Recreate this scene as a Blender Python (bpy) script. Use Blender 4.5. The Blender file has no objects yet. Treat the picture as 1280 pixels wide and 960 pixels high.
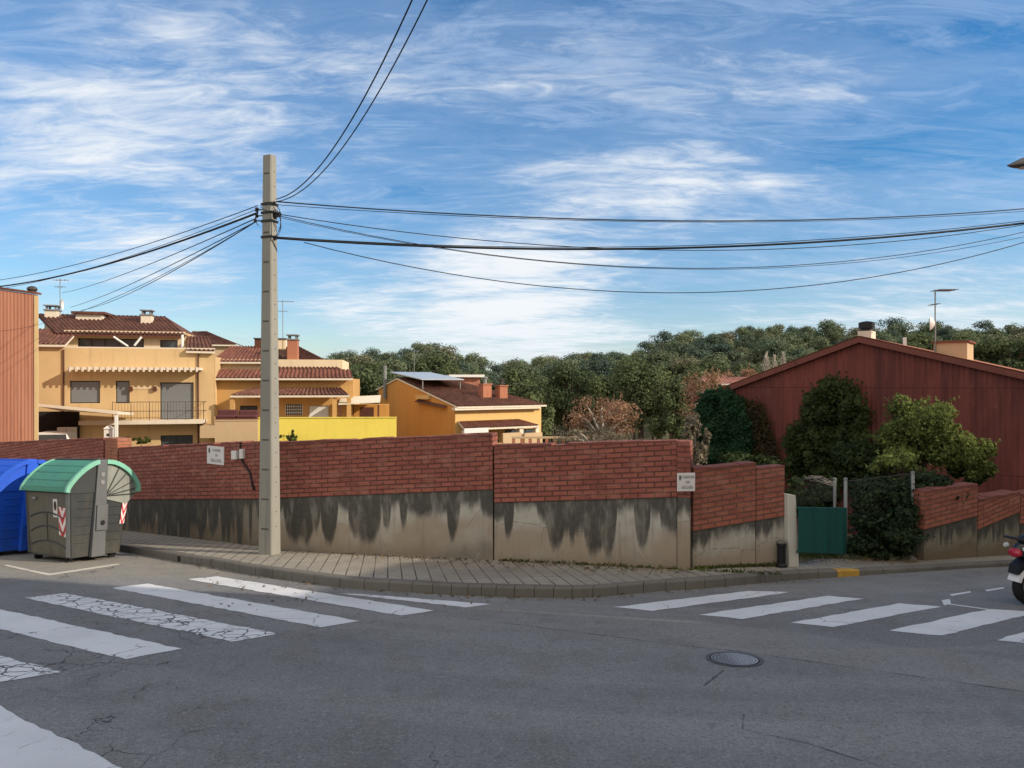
import bpy, math, random
import numpy as np
from mathutils import Vector, Matrix
random.seed(7); rng = np.random.default_rng(11)
R = math.radians
scene = bpy.context.scene
COL = scene.collection
W, H, F = 1280.0, 960.0, 900.0
CAMZ = 1.8
SL = 95.0/900.0                       # the street falls away from the photographer by about 10 %
SUN = Vector((0.956, -0.292, 0)).normalized()
SUN_EL = R(26)

# ------------------------------------------------------------------ projection helpers
def at(px, py, Y):
    return Vector(((px-640)/F*Y, Y, CAMZ-(py-480)/F*Y))
def G(px, py, off=0.0):
    Y = (CAMZ-off)/((py-480)/F-SL)
    return Vector(((px-640)/F*Y, Y, -SL*Y+off))
def gz(Y, off=0.0): return -SL*Y+off
def ray(px, py): return Vector(((px-640)/F, 1.0, -(py-480)/F))
CAM = Vector((0, 0, CAMZ))

# ------------------------------------------------------------------ materials
class N:
    def __init__(s, name):
        s.m = bpy.data.materials.new(name); s.m.use_nodes = True
        s.t = s.m.node_tree; s.t.nodes.clear()
        s.out = s.t.nodes.new('ShaderNodeOutputMaterial')
        s.b = s.t.nodes.new('ShaderNodeBsdfPrincipled')
        s.t.links.new(s.b.outputs[0], s.out.inputs[0])
        s.tc = s.t.nodes.new('ShaderNodeTexCoord')
    def n(s, typ, **kw):
        x = s.t.nodes.new(typ)
        for k, v in kw.items(): setattr(x, k, v)
        return x
    def put(s, sock, v):
        if isinstance(v, bpy.types.NodeSocket): s.t.links.new(v, sock)
        elif isinstance(v, (tuple, list)) and sock.type == 'RGBA' and len(v) == 3: sock.default_value = (*v, 1)
        else: sock.default_value = v
    def math(s, op, a, b=0.0, c=0.0, clamp=False):
        x = s.n('ShaderNodeMath', operation=op); x.use_clamp = clamp
        s.put(x.inputs[0], a); s.put(x.inputs[1], b); s.put(x.inputs[2], c); return x.outputs[0]
    def mix(s, f, a, b, mode='MIX'):
        x = s.n('ShaderNodeMix', data_type='RGBA', blend_type=mode)
        s.put(x.inputs[0], f); s.put(x.inputs[6], a); s.put(x.inputs[7], b); return x.outputs[2]
    def mapping(s, v, scale=(1, 1, 1), loc=(0, 0, 0), rot=(0, 0, 0)):
        x = s.n('ShaderNodeMapping'); s.put(x.inputs[0], v)
        x.inputs['Scale'].default_value = scale; x.inputs['Location'].default_value = loc; x.inputs['Rotation'].default_value = rot
        return x.outputs[0]
    def noise(s, v, scale, detail=4, rough=.55, dist=0.0):
        x = s.n('ShaderNodeTexNoise'); s.put(x.inputs['Vector'], v)
        x.inputs['Scale'].default_value = scale; x.inputs['Detail'].default_value = detail
        x.inputs['Roughness'].default_value = rough; x.inputs['Distortion'].default_value = dist
        return x.outputs['Fac']
    def step(s, v, a, b, lo=0.0, hi=1.0):
        x = s.n('ShaderNodeMapRange', interpolation_type='SMOOTHSTEP')
        s.put(x.inputs[0], v); s.put(x.inputs[1], a); s.put(x.inputs[2], b); s.put(x.inputs[3], lo); s.put(x.inputs[4], hi)
        return x.outputs[0]
    def sep(s, v):
        x = s.n('ShaderNodeSeparateXYZ'); s.put(x.inputs[0], v); return x.outputs
    def comb(s, a, b, c=0.0):
        x = s.n('ShaderNodeCombineXYZ'); s.put(x.inputs[0], a); s.put(x.inputs[1], b); s.put(x.inputs[2], c); return x.outputs[0]
    def bump(s, h, strength=.3, dist=.01):
        x = s.n('ShaderNodeBump'); x.inputs['Strength'].default_value = strength; x.inputs['Distance'].default_value = dist
        s.put(x.inputs['Height'], h); s.put(s.b.inputs['Normal'], x.outputs[0])
    def fin(s, col, rough=.8, metal=0.0, spec=.3):
        s.put(s.b.inputs['Base Color'], col); s.put(s.b.inputs['Roughness'], rough)
        s.put(s.b.inputs['Metallic'], metal); s.b.inputs['Specular IOR Level'].default_value = spec
        return s.m
    @property
    def obj(s): return s.tc.outputs['Object']
    @property
    def uv(s): return s.tc.outputs['UV']

def dk(c, k): return tuple(max(0, min(1, x*k)) for x in c)
def plain(name, c, rough=.7, metal=0.0, var=.25, scale=3.0, spec=.3, fine=40.0):
    a = N(name)
    f = a.noise(a.obj, scale, 5); g = a.noise(a.obj, fine, 3)
    col = a.mix(f, dk(c, 1-var), dk(c, 1+var)); col = a.mix(a.step(g, .3, .8, 0, .35), col, dk(c, 1-var*1.2))
    return a.fin(col, rough, metal, spec)
def grimy(name, c, rough=.55, dirt=(.07, .06, .045), amt=.55):
    a = N(name); o = a.obj
    f = a.noise(o, 1.6, 6, .65); col = a.mix(f, dk(c, .72), dk(c, 1.22))
    st = a.noise(a.mapping(o, (7, 7, .8)), 1.0, 6, .7); col = a.mix(a.step(st, .48, .72, 0, amt), col, dirt)
    z = a.sep(o)[2]; col = a.mix(a.math('MULTIPLY', a.step(z, .75, .1), a.step(a.noise(o, 5, 5, .7), .35, .65, .1, .7)), col, dirt)
    sc_ = a.noise(a.mapping(o, (3, 22, 22), (0, 0, 0), (0, .5, 0)), 1.0, 4, .8); col = a.mix(a.step(sc_, .66, .72, 0, .5), col, dk(c, 1.9))
    a.bump(a.noise(o, 2.2, 4), .25, .03)
    return a.fin(col, a.step(f, .3, .7, rough-.1, rough+.2), 0, .35)
def plaster(name, c, stain=.35, streak=True):
    a = N(name)
    o = a.obj
    f = a.noise(o, .55, 6, .6); g = a.noise(o, 5, 4)
    col = a.mix(f, dk(c, 1-stain*.7), dk(c, 1.1))
    col = a.mix(a.step(g, .45, .8, 0, .3), col, dk(c, .8))
    if streak:
        st = a.noise(a.mapping(o, (3.5, 3.5, .22)), 1.0, 5, .6)
        col = a.mix(a.step(st, .52, .75, 0, stain), col, dk(c, .42))
    a.bump(a.noise(o, 60, 3), .2, .01)
    return a.fin(col, .9, 0, .15)

def m_asphalt():
    a = N('asphalt'); o = a.obj; X, Y, Z = a.sep(o)[0:3]
    big = a.noise(o, .22, 5, .6, .4); mid = a.noise(o, 1.6, 5, .6); fine = a.noise(o, 70, 2, .7); gr = a.noise(o, 170, 1, .5)
    c = a.mix(a.step(big, .3, .7), (0.155, 0.156, 0.157), (0.222, 0.222, 0.218))
    c = a.mix(a.step(mid, .42, .75, 0, .65), c, (0.136, 0.133, 0.127))
    # long pale wheel tracks that sweep round the corner
    rr = a.math('SQRT', a.math('ADD', a.math('POWER', a.math('ADD', X, -3.0), 2), a.math('POWER', a.math('ADD', Y, -19.0), 2)))
    tr = a.noise(a.mapping(a.comb(rr, a.math('MULTIPLY', X, .06), 0)), 1.3, 3)
    c = a.mix(a.step(tr, .45, .7, 0, .6), c, (0.283, 0.277, 0.272))
    c = a.mix(a.step(fine, .35, .75, 0, .55), c, (0.076, 0.075, 0.076))
    c = a.mix(a.step(gr, .55, .8, 0, .5), c, (0.414, 0.404, 0.392))
    # dusty yellowish strip near the containers, with its sunlit tone painted in
    dusty_lit = a.math('MULTIPLY', a.step(Y, 10.5, 11.6), a.step(X, -2.2, -5.0))
    c = a.mix(a.math('MULTIPLY', dusty_lit, a.step(a.noise(o, 3.0, 5), .25, .7, .3, .85)), c, (0.265, 0.241, 0.195))
    # cracks: fine alligator cracking left, a few long ones elsewhere
    wob = a.n('ShaderNodeVectorMath', operation='ADD'); a.put(wob.inputs[0], o)
    nz = a.n('ShaderNodeTexNoise'); a.put(nz.inputs['Vector'], o); nz.inputs['Scale'].default_value = 3.0; nz.inputs['Detail'].default_value = 4
    sc = a.n('ShaderNodeVectorMath', operation='SCALE'); a.put(sc.inputs[0], nz.outputs['Color']); sc.inputs['Scale'].default_value = .35
    a.put(wob.inputs[1], sc.outputs[0])
    def crack(scale, w, mask):
        v = a.n('ShaderNodeTexVoronoi', feature='DISTANCE_TO_EDGE'); a.put(v.inputs['Vector'], wob.outputs[0]); v.inputs['Scale'].default_value = scale
        return a.math('MULTIPLY', a.step(v.outputs['Distance'], w, w*.25), mask)
    left = a.math('MULTIPLY', a.step(X, -1.2, -2.8), a.step(Y, 9.5, 7.5))
    k1 = crack(2.6, .02, a.math('MULTIPLY', left, a.step(a.noise(o, .8, 3), .45, .6)))
    k2 = crack(.55, .005, a.math('MULTIPLY', a.step(a.noise(o, .45, 3), .52, .64), a.step(X, 1.5, -.5, .25, 1)))
    k3 = crack(5.0, .035, a.math('MULTIPLY', left, a.step(a.noise(o, 1.1, 2), .58, .68)))
    k = a.math('MAXIMUM', a.math('MAXIMUM', k1, k2), k3)
    # straight joints of an old trench patch running from the manhole to the lower right
    def seam(p, q, w=.013):
        d = (q-p); L = math.hypot(d.x, d.y); nx, ny = -d.y/L, d.x/L
        dd = a.math('ABSOLUTE', a.math('ADD', a.math('ADD', a.math('MULTIPLY', X, nx), a.math('MULTIPLY', Y, ny)), -(p.x*nx+p.y*ny)))
        dd = a.math('ADD', dd, a.math('MULTIPLY', a.math('ADD', a.noise(o, 5, 3), -.5), .05))
        al = a.math('ADD', a.math('ADD', a.math('MULTIPLY', X, d.x/L), a.math('MULTIPLY', Y, d.y/L)), -(p.x*d.x+p.y*d.y)/L)
        on = a.math('MULTIPLY', a.math('GREATER_THAN', al, 0.0), a.math('LESS_THAN', al, L))
        return a.math('MULTIPLY', a.step(dd, w, w*.3), on)
    for p, q in (((905, 812), (1420, 885)), ((930, 893), (928, 912)), ((928, 912), (1010, 930)), ((1010, 930), (1150, 975)), ((880, 858), (905, 838)), ((560, 770), (890, 812))):
        k = a.math('MAXIMUM', k, a.math('MULTIPLY', seam(G(*p), G(*q)), a.step(a.noise(o, 2.2, 2), .3, .5, .35, .9)))
    P, Q = G(905, 812), G(1420, 885); d = Q-P; L = math.hypot(d.x, d.y); nx, ny = -d.y/L, d.x/L
    side = a.math('ADD', a.math('ADD', a.math('MULTIPLY', X, nx), a.math('MULTIPLY', Y, ny)), -(P.x*nx+P.y*ny))
    band = a.math('MULTIPLY', a.math('MULTIPLY', a.step(side, 0, .04), a.step(side, 1.1, 1.0)), a.step(X, 1.2, 2.2))
    c = a.mix(a.math('MULTIPLY', band, .35), c, (0.256, 0.243, 0.227))
    c = a.mix(a.math('MULTIPLY', k, .85), c, (.022, .022, .024))
    st1 = a.noise(o, 38, 3, .8); c = a.mix(a.step(st1, .56, .66, 0, .55), c, (0.336, 0.330, 0.319)); c = a.mix(a.step(st1, .43, .35, 0, .6), c, (0.050, 0.050, 0.053))
    c = a.mix(a.step(a.noise(o, 13, 5, .7), .5, .72, 0, .4), c, (0.084, 0.084, 0.087))
    # oil drips and repairs
    c = a.mix(a.step(a.noise(o, .9, 4, .65), .58, .70, 0, .45), c, (0.103, 0.101, 0.101))
    a.bump(a.math('SUBTRACT', a.math('ADD', fine, a.math('MULTIPLY', gr, .5)), k), .55, .008)
    return a.fin(c, a.step(mid, .3, .7, .72, .92), 0, .35)

def m_paint(name, cracked):
    a = N(name); o = a.obj
    n1 = a.noise(o, 2.0, 5); fine = a.noise(o, 60, 3, .7)
    c = a.mix(n1, (.50, .51, .53), (.68, .69, .70))
    wear = a.step(a.noise(o, 9, 6, .7), .60, .70)
    wear = a.math('MAXIMUM', a.math('MULTIPLY', wear, .65 if cracked else .45), a.step(fine, .62, .72, 0, .6))
    nz = a.n('ShaderNodeTexNoise'); a.put(nz.inputs['Vector'], o); nz.inputs['Scale'].default_value = 6.0
    v = a.n('ShaderNodeVectorMath', operation='SCALE'); a.put(v.inputs[0], nz.outputs['Color']); v.inputs['Scale'].default_value = .14
    ad = a.n('ShaderNodeVectorMath', operation='ADD'); a.put(ad.inputs[0], o); a.put(ad.inputs[1], v.outputs[0])
    vo = a.n('ShaderNodeTexVoronoi', feature='DISTANCE_TO_EDGE'); a.put(vo.inputs['Vector'], ad.outputs[0])
    vo.inputs['Scale'].default_value = 5.5 if cracked else 1.6
    wdt = .068 if cracked else .010
    k = a.step(vo.outputs['Distance'], wdt, wdt*.45)
    k = a.math('MULTIPLY', k, a.step(a.noise(o, 1.4, 3), .36, .50, .12, 1) if cracked else a.step(a.noise(o, 1.3, 3), .5, .6))
    c = a.mix(wear, c, (.22, .22, .225)); c = a.mix(a.math('MULTIPLY', k, .93), c, (.06, .06, .065))
    c = a.mix(a.step(a.noise(o, .7, 4), .5, .8, 0, .35), c, (.33, .33, .34))
    a.bump(fine, .3, .005)
    return a.fin(c, .75, 0, .3)

def m_brick(name, c1, c2, mortar, bw=.25, rh=.08):
    a = N(name); br = a.n('ShaderNodeTexBrick'); a.put(br.inputs['Vector'], a.uv)
    br.inputs['Scale'].default_value = 1.0; br.inputs['Brick Width'].default_value = bw; br.inputs['Row Height'].default_value = rh
    br.inputs['Mortar Size'].default_value = .012; br.inputs['Mortar Smooth'].default_value = .25; br.inputs['Bias'].default_value = -.1
    a.put(br.inputs['Color1'], c1); a.put(br.inputs['Color2'], c2); a.put(br.inputs['Mortar'], mortar)
    big = a.noise(a.uv, .9, 5); c = a.mix(a.step(big, .35, .75, 0, .45), br.outputs['Color'], dk(c1, .55))
    # pale efflorescence along some courses
    st = a.noise(a.mapping(a.uv, (.7, 14, 1)), 1.0, 3)
    c = a.mix(a.step(st, .56, .72, 0, .28), c, (.40, .27, .22))
    c = a.mix(a.step(a.noise(a.uv, 26, 4), .5, .8, 0, .4), c, dk(c1, .6))
    c = a.mix(a.step(a.noise(a.mapping(a.uv, (3.2, 6.0, 1), (4, 1, 0)), 1.0, 2), .52, .68, 0, .28), c, (.40, .21, .15))
    c = a.mix(a.step(a.noise(a.mapping(a.uv, (3.6, 11.0, 1), (9, 2, 0)), 1.0, 1), .58, .66, 0, .35), c, (.14, .045, .04))
    c = a.mix(a.step(a.noise(a.mapping(a.uv, (5.0, .5, 1)), 1.0, 4), .55, .75, 0, .4), c, (.09, .05, .042))
    a.bump(a.math('SUBTRACT', a.math('MULTIPLY', a.noise(a.uv, 40, 3), .3), br.outputs['Fac']), .7, .012)
    return a.fin(c, .85, 0, .2)

def m_stained(name, c, drip=.75, seed=0.0, dens=1.0):
    """render coat with dark run-off that drips down from the brick band: v = 0 at its top, negative below"""
    a = N(name); u, v = a.sep(a.uv)[0:2]; us = a.math('ADD', u, seed)
    def lobes(f, sd, amp, keep):
        w = a.math('ADD', a.math('MULTIPLY', us, f), a.math('MULTIPLY', a.math('ADD', a.noise(a.comb(us, sd, 0), 1.3, 2), -.5), 1.6)); w = a.math('ADD', w, sd)
        wn = a.n('ShaderNodeTexWhiteNoise', noise_dimensions='1D'); a.put(wn.inputs['W'], a.math('FLOOR', w))
        fr = a.math('MULTIPLY_ADD', a.math('FRACT', w), 2.0, -1.0)
        rd = a.math('POWER', a.math('MAXIMUM', a.math('SUBTRACT', 1.0, a.math('MULTIPLY', fr, fr)), 0.0), .55)
        return a.math('MULTIPLY', a.math('MULTIPLY', rd, a.step(wn.outputs['Value'], keep, 1.0, 0, 1)), amp)
    l1 = lobes(1.7*dens, 11.3, drip*.75, .12); l2 = lobes(3.6*dens, 47.7, drip*.85, .3)
    l3 = lobes(6.5*dens, 83.1, drip*.55, .55); ln = a.math('MAXIMUM', a.math('MAXIMUM', l1, l2), l3); ln = a.math('ADD', ln, a.math('ADD', a.math('MULTIPLY', a.step(a.noise(a.comb(us, 1, 0), .8, 3), .42, .62), drip*.34), .12))
    ln = a.math('ADD', ln, -.04); ln = a.math('ADD', ln, a.math('MULTIPLY', a.math('ADD', a.noise(a.mapping(a.uv, (7, 2.2, 1)), 1.0, 7, .7), -.5), .38))
    dep = a.math('MULTIPLY', v, -1.0)
    m = a.math('MULTIPLY', a.step(a.math('SUBTRACT', ln, dep), -.09, .13), a.step(a.noise(a.mapping(a.uv, (5, 1.3, 1)), 1.0, 6, .65), .30, .55, .55, 1))
    vs = a.noise(a.mapping(a.uv, (9, .7, 1), (3, 0, 0)), 1.0, 6, .65)
    base = a.mix(a.noise(a.uv, 1.6, 6, .6), dk(c, .7), dk(c, 1.15))
    base = a.mix(a.step(a.noise(a.uv, 7, 5), .45, .75, 0, .4), base, dk(c, .62))
    base = a.mix(a.step(dep, .35, .85, 0, .5), base, (c[0]*.66, c[1]*.60, c[2]*.52))
    base = a.mix(a.step(a.math('ADD', dep, a.math('MULTIPLY', a.noise(a.uv, 2.5, 4), .3)), .9, 1.25, 0, .6), base, (.09, .075, .06))
    base = a.mix(a.step(vs, .5, .72, 0, .5), base, (.12, .11, .095)); base = a.mix(a.step(a.noise(a.uv, 3.4, 7, .75), .56, .66, 0, .35), base, (.36, .33, .285))
    vo = a.n('ShaderNodeTexVoronoi', feature='DISTANCE_TO_EDGE'); a.put(vo.inputs['Vector'], a.mapping(a.uv, (.7, 1.1, 1))); vo.inputs['Scale'].default_value = 1.0
    base = a.mix(a.math('MULTIPLY', a.step(a.math('ADD', vo.outputs['Distance'], a.math('MULTIPLY', a.noise(a.uv, 12, 3), .02)), .016, .010), a.step(a.noise(a.uv, 1.0, 2), .45, .6, 0, .7)), base, (.05, .045, .04))
    base = a.mix(a.math('MULTIPLY', a.step(a.math('ADD', dep, a.math('MULTIPLY', a.noise(a.uv, 1.3, 5, .6), .6)), .62, .86), a.step(a.noise(a.uv, .9, 3), .38, .58, 0, .6)), base, (c[0]*.62, c[1]*.50, c[2]*.40))
    dark = a.mix(a.noise(a.uv, 9, 4), (.030, .030, .028), (.085, .082, .073))
    c2 = a.mix(a.math('MULTIPLY', m, .93), base, dark)
    a.bump(a.noise(a.uv, 45, 5, .7), .45, .01)
    return a.fin(c2, .92, 0, .12)

def m_paver():
    a = N('panot_tiles'); u, v = a.sep(a.uv)[0:2]
    def grid(w, h, mort, sm=.3):
        br = a.n('ShaderNodeTexBrick'); a.put(br.inputs['Vector'], a.uv); br.offset = 0.0
        for k, x in (('Scale', 1.0), ('Brick Width', w), ('Row Height', h), ('Mortar Size', mort), ('Mortar Smooth', sm)): br.inputs[k].default_value = x
        a.put(br.inputs['Color1'], (1, 1, 1)); a.put(br.inputs['Color2'], (.86, .86, .86)); a.put(br.inputs['Mortar'], (0, 0, 0)); return br
    edge = a.step(a.noise(a.uv, .5, 2), .40, .60, .45, 1)
    slab = grid(.2, 2.0, .011); tile = grid(.2, .2, .008); sub = grid(.05, .05, .004, .6)
    n1 = a.noise(a.uv, 1.1, 5, .6); n2 = a.noise(a.uv, 9, 5, .65)
    c = a.mix(n1, (.24, .222, .19), (.38, .35, .295)); c = a.mix(a.step(n2, .48, .75, 0, .6), c, (.15, .135, .112))
    c = a.mix(edge, a.mix(.4, c, (.15, .138, .118)), c)
    c = a.mix(.25, c, a.mix(1.0, c, tile.outputs['Color'], 'MULTIPLY'))
    c = a.mix(a.math('MULTIPLY', sub.outputs['Fac'], .35), c, (.12, .105, .09))
    jn = a.math('MULTIPLY', a.math('MULTIPLY', slab.outputs['Fac'], edge), a.step(a.noise(a.uv, 3, 3), .30, .5, .35, .95))
    jt = a.math('MULTIPLY', tile.outputs['Fac'], a.step(edge, 1.0, 0.0, .1, .6))
    c = a.mix(a.math('MAXIMUM', jn, jt), c, (.06, .052, .046))
    c = a.mix(a.step(a.noise(a.uv, .6, 4), .52, .75, 0, .5), c, (.15, .13, .11))
    a.bump(a.math('MULTIPLY', a.math('MAXIMUM', jn, jt), -1.0), .7, .01)
    return a.fin(c, .88, 0, .2)

def m_corr(name, c, c2, var=.5, joints=False):
    a = N(name); o = a.obj
    st = a.noise(a.mapping(o, (2.2, 2.2, .16)), 1.0, 6, .65); f = a.noise(o, .7, 5)
    st2 = a.noise(a.mapping(o, (9, 9, .5)), 1.0, 3)
    col = a.mix(a.step(st, .38, .66), c, c2); col = a.mix(a.step(f, .5, .8, 0, var), col, dk(c, .5))
    col = a.mix(a.step(st2, .52, .7, 0, .45), col, dk(c2, .55))
    if joints:
        z = a.sep(o)[2]; fz = a.math('FRACT', a.math('MULTIPLY', a.math('ADD', z, .35), .46)); col = a.mix(a.step(fz, .016, .006, 0, .6), col, dk(c2, .35))
        run = a.math('MULTIPLY', a.step(fz, .0, .55, 0, 1), a.step(a.noise(a.mapping(o, (6, 6, .25)), 1.0, 5, .7), .5, .66, 0, .55)); col = a.mix(run, col, dk(c, .4))
        col = a.mix(a.step(a.noise(a.mapping(o, (1.5, 1.5, .6)), 1.0, 6, .7), .56, .72, 0, .4), col, (c[0]*1.35, c[1]*1.6, c[2]*1.6))
    return a.fin(col, .75, 0, .25)

def m_tile(name, c, c2):
    a = N(name); o = a.obj
    v = a.n('ShaderNodeTexVoronoi'); a.put(v.inputs['Vector'], a.mapping(o, (4.5, 2.6, 2.6))); v.inputs['Scale'].default_value = 1.0
    f = a.noise(o, .8, 5); col = a.mix(a.sep(v.outputs['Color'])[0], c, c2)
    col = a.mix(a.step(f, .45, .75, 0, .55), col, dk(c, .45)); col = a.mix(a.step(a.noise(o, 6, 4), .55, .8, 0, .5), col, (.30, .22, .15))
    return a.fin(col, .85, 0, .2)

def m_leaf(name, dark, light, trans=.25, haze=None, nsc=.45, tint=False):
    a = N(name)
    g = a.n('ShaderNodeNewGeometry'); oi = a.n('ShaderNodeObjectInfo')
    r = g.outputs['Random Per Island']
    big = a.noise(a.obj, nsc, 4)
    c = a.mix(a.step(a.math('ADD', a.math('MULTIPLY', r, .45), a.math('MULTIPLY', a.step(big, .3, .7), .55)), .1, .95), dark, light)
    c = a.mix(a.math('MULTIPLY', oi.outputs['Random'], .35), c, dk(light, .9))
    if tint:
        at_ = a.n('ShaderNodeAttribute'); at_.attribute_name = 'tint'; tv = at_.outputs['Fac']
        c = a.mix(a.step(tv, .5, .9, 0, .8), c, (.165, .18, .07)); c = a.mix(a.step(tv, .5, .05, 0, .8), c, (.028, .052, .034)); c = a.mix(a.math('MULTIPLY', a.math('GREATER_THAN', tv, .93), .6), c, (.17, .12, .07))
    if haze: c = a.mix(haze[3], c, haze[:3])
    a.fin(c, .75, 0, .08)
    if trans:
        t = a.n('ShaderNodeBsdfTranslucent'); a.put(t.inputs[0], a.mix(.5, c, dk(light, 1.3)))
        ms = a.n('ShaderNodeMixShader'); ms.inputs[0].default_value = trans
        a.t.links.new(a.b.outputs[0], ms.inputs[1]); a.t.links.new(t.outputs[0], ms.inputs[2]); a.t.links.new(ms.outputs[0], a.out.inputs[0])
    return a.m

def m_glass(name, c=(.05, .06, .07)):
    a = N(name); f = a.noise(a.obj, 1.2, 3)
    return a.fin(a.mix(f, dk(c, .7), dk(c, 1.6)), .12, 0, .6)

def m_ground():
    a = N('dry_ground'); o = a.obj
    c = a.mix(a.noise(o, .25, 6), (.12, .10, .07), (.10, .12, .05)); c = a.mix(a.step(a.noise(o, 3, 5), .4, .7, 0, .6), c, (.20, .17, .12))
    a.bump(a.noise(o, 6, 5), .6, .05)
    return a.fin(c, .95, 0, .1)

def m_chevron():
    a = N('red_white_reflector'); u, v = a.sep(a.uv)[0:2]
    s = a.math('ADD', a.math('MULTIPLY', v, 2.0), a.math('MULTIPLY', a.math('ABSOLUTE', a.math('SUBTRACT', u, .5)), -1.6))
    f = a.math('FRACT', a.math('ADD', s, .8)); k = a.math('GREATER_THAN', f, .5)
    c = a.mix(k, (.72, .66, .64), (.48, .03, .04)); c = a.mix(a.step(a.noise(a.uv, 6, 4), .5, .7, 0, .35), c, (.25, .2, .19))
    return a.fin(c, .4, 0, .5)

def m_manhole():
    a = N('cast_iron_cover'); u, v = a.sep(a.uv)[0:2]
    ch = a.n('ShaderNodeTexChecker'); a.put(ch.inputs['Vector'], a.uv); ch.inputs['Scale'].default_value = 14.0
    rr = a.math('SQRT', a.math('ADD', a.math('POWER', u, 2), a.math('POWER', v, 2)))
    ring = a.math('GREATER_THAN', a.math('FRACT', a.math('MULTIPLY', rr, 7.0)), .55)
    k = a.math('MULTIPLY', ch.outputs['Fac'], ring)
    pal = a.step(a.math('ADD', u, a.math('MULTIPLY', a.noise(a.uv, 4, 4), .5)), -.25, .55)
    c = a.mix(k, (.16, .16, .165), (.40, .41, .43)); c = a.mix(a.math('MULTIPLY', pal, .75), c, (.52, .54, .57))
    c = a.mix(a.math('MULTIPLY', a.math('SUBTRACT', 1.0, k), .55), c, (.07, .07, .075))
    a.bump(k, .8, .01)
    return a.fin(c, .5, .3, .5)

M = {}
M['asphalt'] = m_asphalt(); M['ground'] = m_ground(); M['paver'] = m_paver()
M['paint'] = m_paint('zebra_paint', False); M['paint_cracked'] = m_paint('zebra_paint_cracked', True)
M['thin_paint'] = plain('thin_road_paint', (.52, .49, .42), .8, var=.35, scale=6)
M['yellow_paint'] = plain('yellow_kerb_paint', (.45, .27, .05), .8, var=.45, scale=9)
M['kerb'] = plaster('kerb_concrete', (.17, .16, .143), .65)
M['brick'] = m_brick('red_brick', (.335, .114, .082), (.245, .076, .058), (.10, .045, .037))
M['brick_far'] = m_brick('orange_brick', (.34, .118, .078), (.26, .088, .06), (.14, .075, .058))
M['brick_lit'] = m_brick('brick_pier', (.42, .16, .09), (.38, .14, .08), (.25, .13, .09))  # pier brick brightened, its sunlit tone put into the colour
M['coping_brick'] = plain('coping_brick', (.21, .075, .058), .9, var=.5, scale=7)
M['stain_a'] = m_stained('stained_render_street', (.44, .415, .365), .82, 3.3, .9)
M['stain_b'] = m_stained('stained_render_step', (.44, .415, .365), .88, 17.2, 1.0)
M['stain_c'] = m_stained('stained_render_bins', (.22, .19, .15), 1.25, 31.0, 1.4)
M['render_clean'] = m_stained('weathered_render', (.42, .39, .335), .18, 40.0)
M['render_mossy'] = m_stained('mossy_render', (.22, .195, .15), .42, 57.0, 1.8)
M['concrete_pole'] = plaster('pole_concrete', (.31, .30, .265), .6)
M['pole_dark'] = plain('pole_recess', (.10, .095, .085), .9)
M['white_post'] = plaster('white_post_paint', (.55, .53, .47), .3)
M['rust'] = plain('rust_iron', (.06, .04, .03), .8, var=.5)
M['black'] = plain('black_plastic', (.012, .012, .014), .45, var=.2)
M['cable'] = plain('cable_black', (.02, .021, .024), .6, var=.1)
M['galv'] = plain('galvanised_steel', (.22, .225, .22), .6, .2, var=.25)
M['green_sheet'] = m_corr('green_sheet', (.012, .085, .075), (.010, .066, .060), .2)
M['sign'] = plain('sign_enamel', (.66, .62, .60), .5, var=.1)
M['ink'] = plain('sign_ink', (.10, .10, .11), .7, var=.1)
M['box_white'] = plain('white_meter_box', (.62, .60, .57), .5, var=.1)
M['bin_grey'] = plain('container_grey', (.055, .055, .05), .55, var=.25, scale=1.5)
M['bin_warm_lit'] = grimy('container_warm_lit_front', (.12, .11, .085), .6)
M['bin_dark'] = grimy('container_dark', (.034, .038, .04), .55)
M['bin_fan'] = grimy('container_fan_panel', (.24, .25, .225), .55)
M['bin_green'] = grimy('container_green_lid', (.065, .24, .165), .45, (.07, .12, .09), .45)
M['bin_rim'] = grimy('container_lid_rim', (.19, .46, .34), .45, (.12, .2, .16), .4)
M['bin_steel'] = plain('container_steel_post', (.115, .12, .125), .5, .1, var=.25)
M['bin_blue'] = grimy('container_blue', (.010, .085, .56), .5, (.02, .06, .22), .45)
M['chevron'] = m_chevron()
M['manhole'] = m_manhole(); M['manhole_ring'] = plain('worn_iron_ring', (.10, .10, .10), .6, .2, var=.45, scale=9)
M['terracotta_wall'] = m_corr('terracotta_cladding', (.41, .18, .115), (.35, .145, .094), .3)
M['gable_red'] = m_corr('red_corrugated_gable', (.20, .054, .044), (.115, .036, .032), .5, True)
M['cream'] = plaster('cream_plaster', (.61, .43, .225), .38)
M['cream_light'] = plaster('pale_cream_plaster', (.70, .56, .38), .25)
M['orange'] = plaster('orange_plaster', (.55, .32, .12), .35)
M['amber'] = plaster('amber_plaster', (.56, .275, .075), .28)
M['yellow_front'] = plaster('yellow_plaster', (.64, .42, .17), .25)
M['yellow_wall'] = plaster('lemon_wall_plaster', (.80, .64, .12), .15)
M['beige'] = plaster('beige_plaster', (.50, .36, .22), .15)
M['tile'] = m_tile('roof_tile_brown', (.15, .064, .044), (.09, .04, .03))
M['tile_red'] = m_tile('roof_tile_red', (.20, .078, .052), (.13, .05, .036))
M['trim'] = plaster('white_trim', (.66, .58, .47), .2)
M['brown_wood'] = plain('brown_wood', (.10, .035, .022), .7, var=.3)
M['shutter'] = plain('grey_shutter', (.20, .21, .22), .6, var=.12)
M['white_metal'] = plain('white_metal', (.72, .71, .68), .5, var=.08)
M['glass'] = m_glass('dark_window_glass')
M['dark_int'] = plain('dark_interior', (.018, .016, .014), .9, var=.2)
M['frame'] = plain('dark_window_frame', (.05, .042, .036), .6, var=.2)
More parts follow.
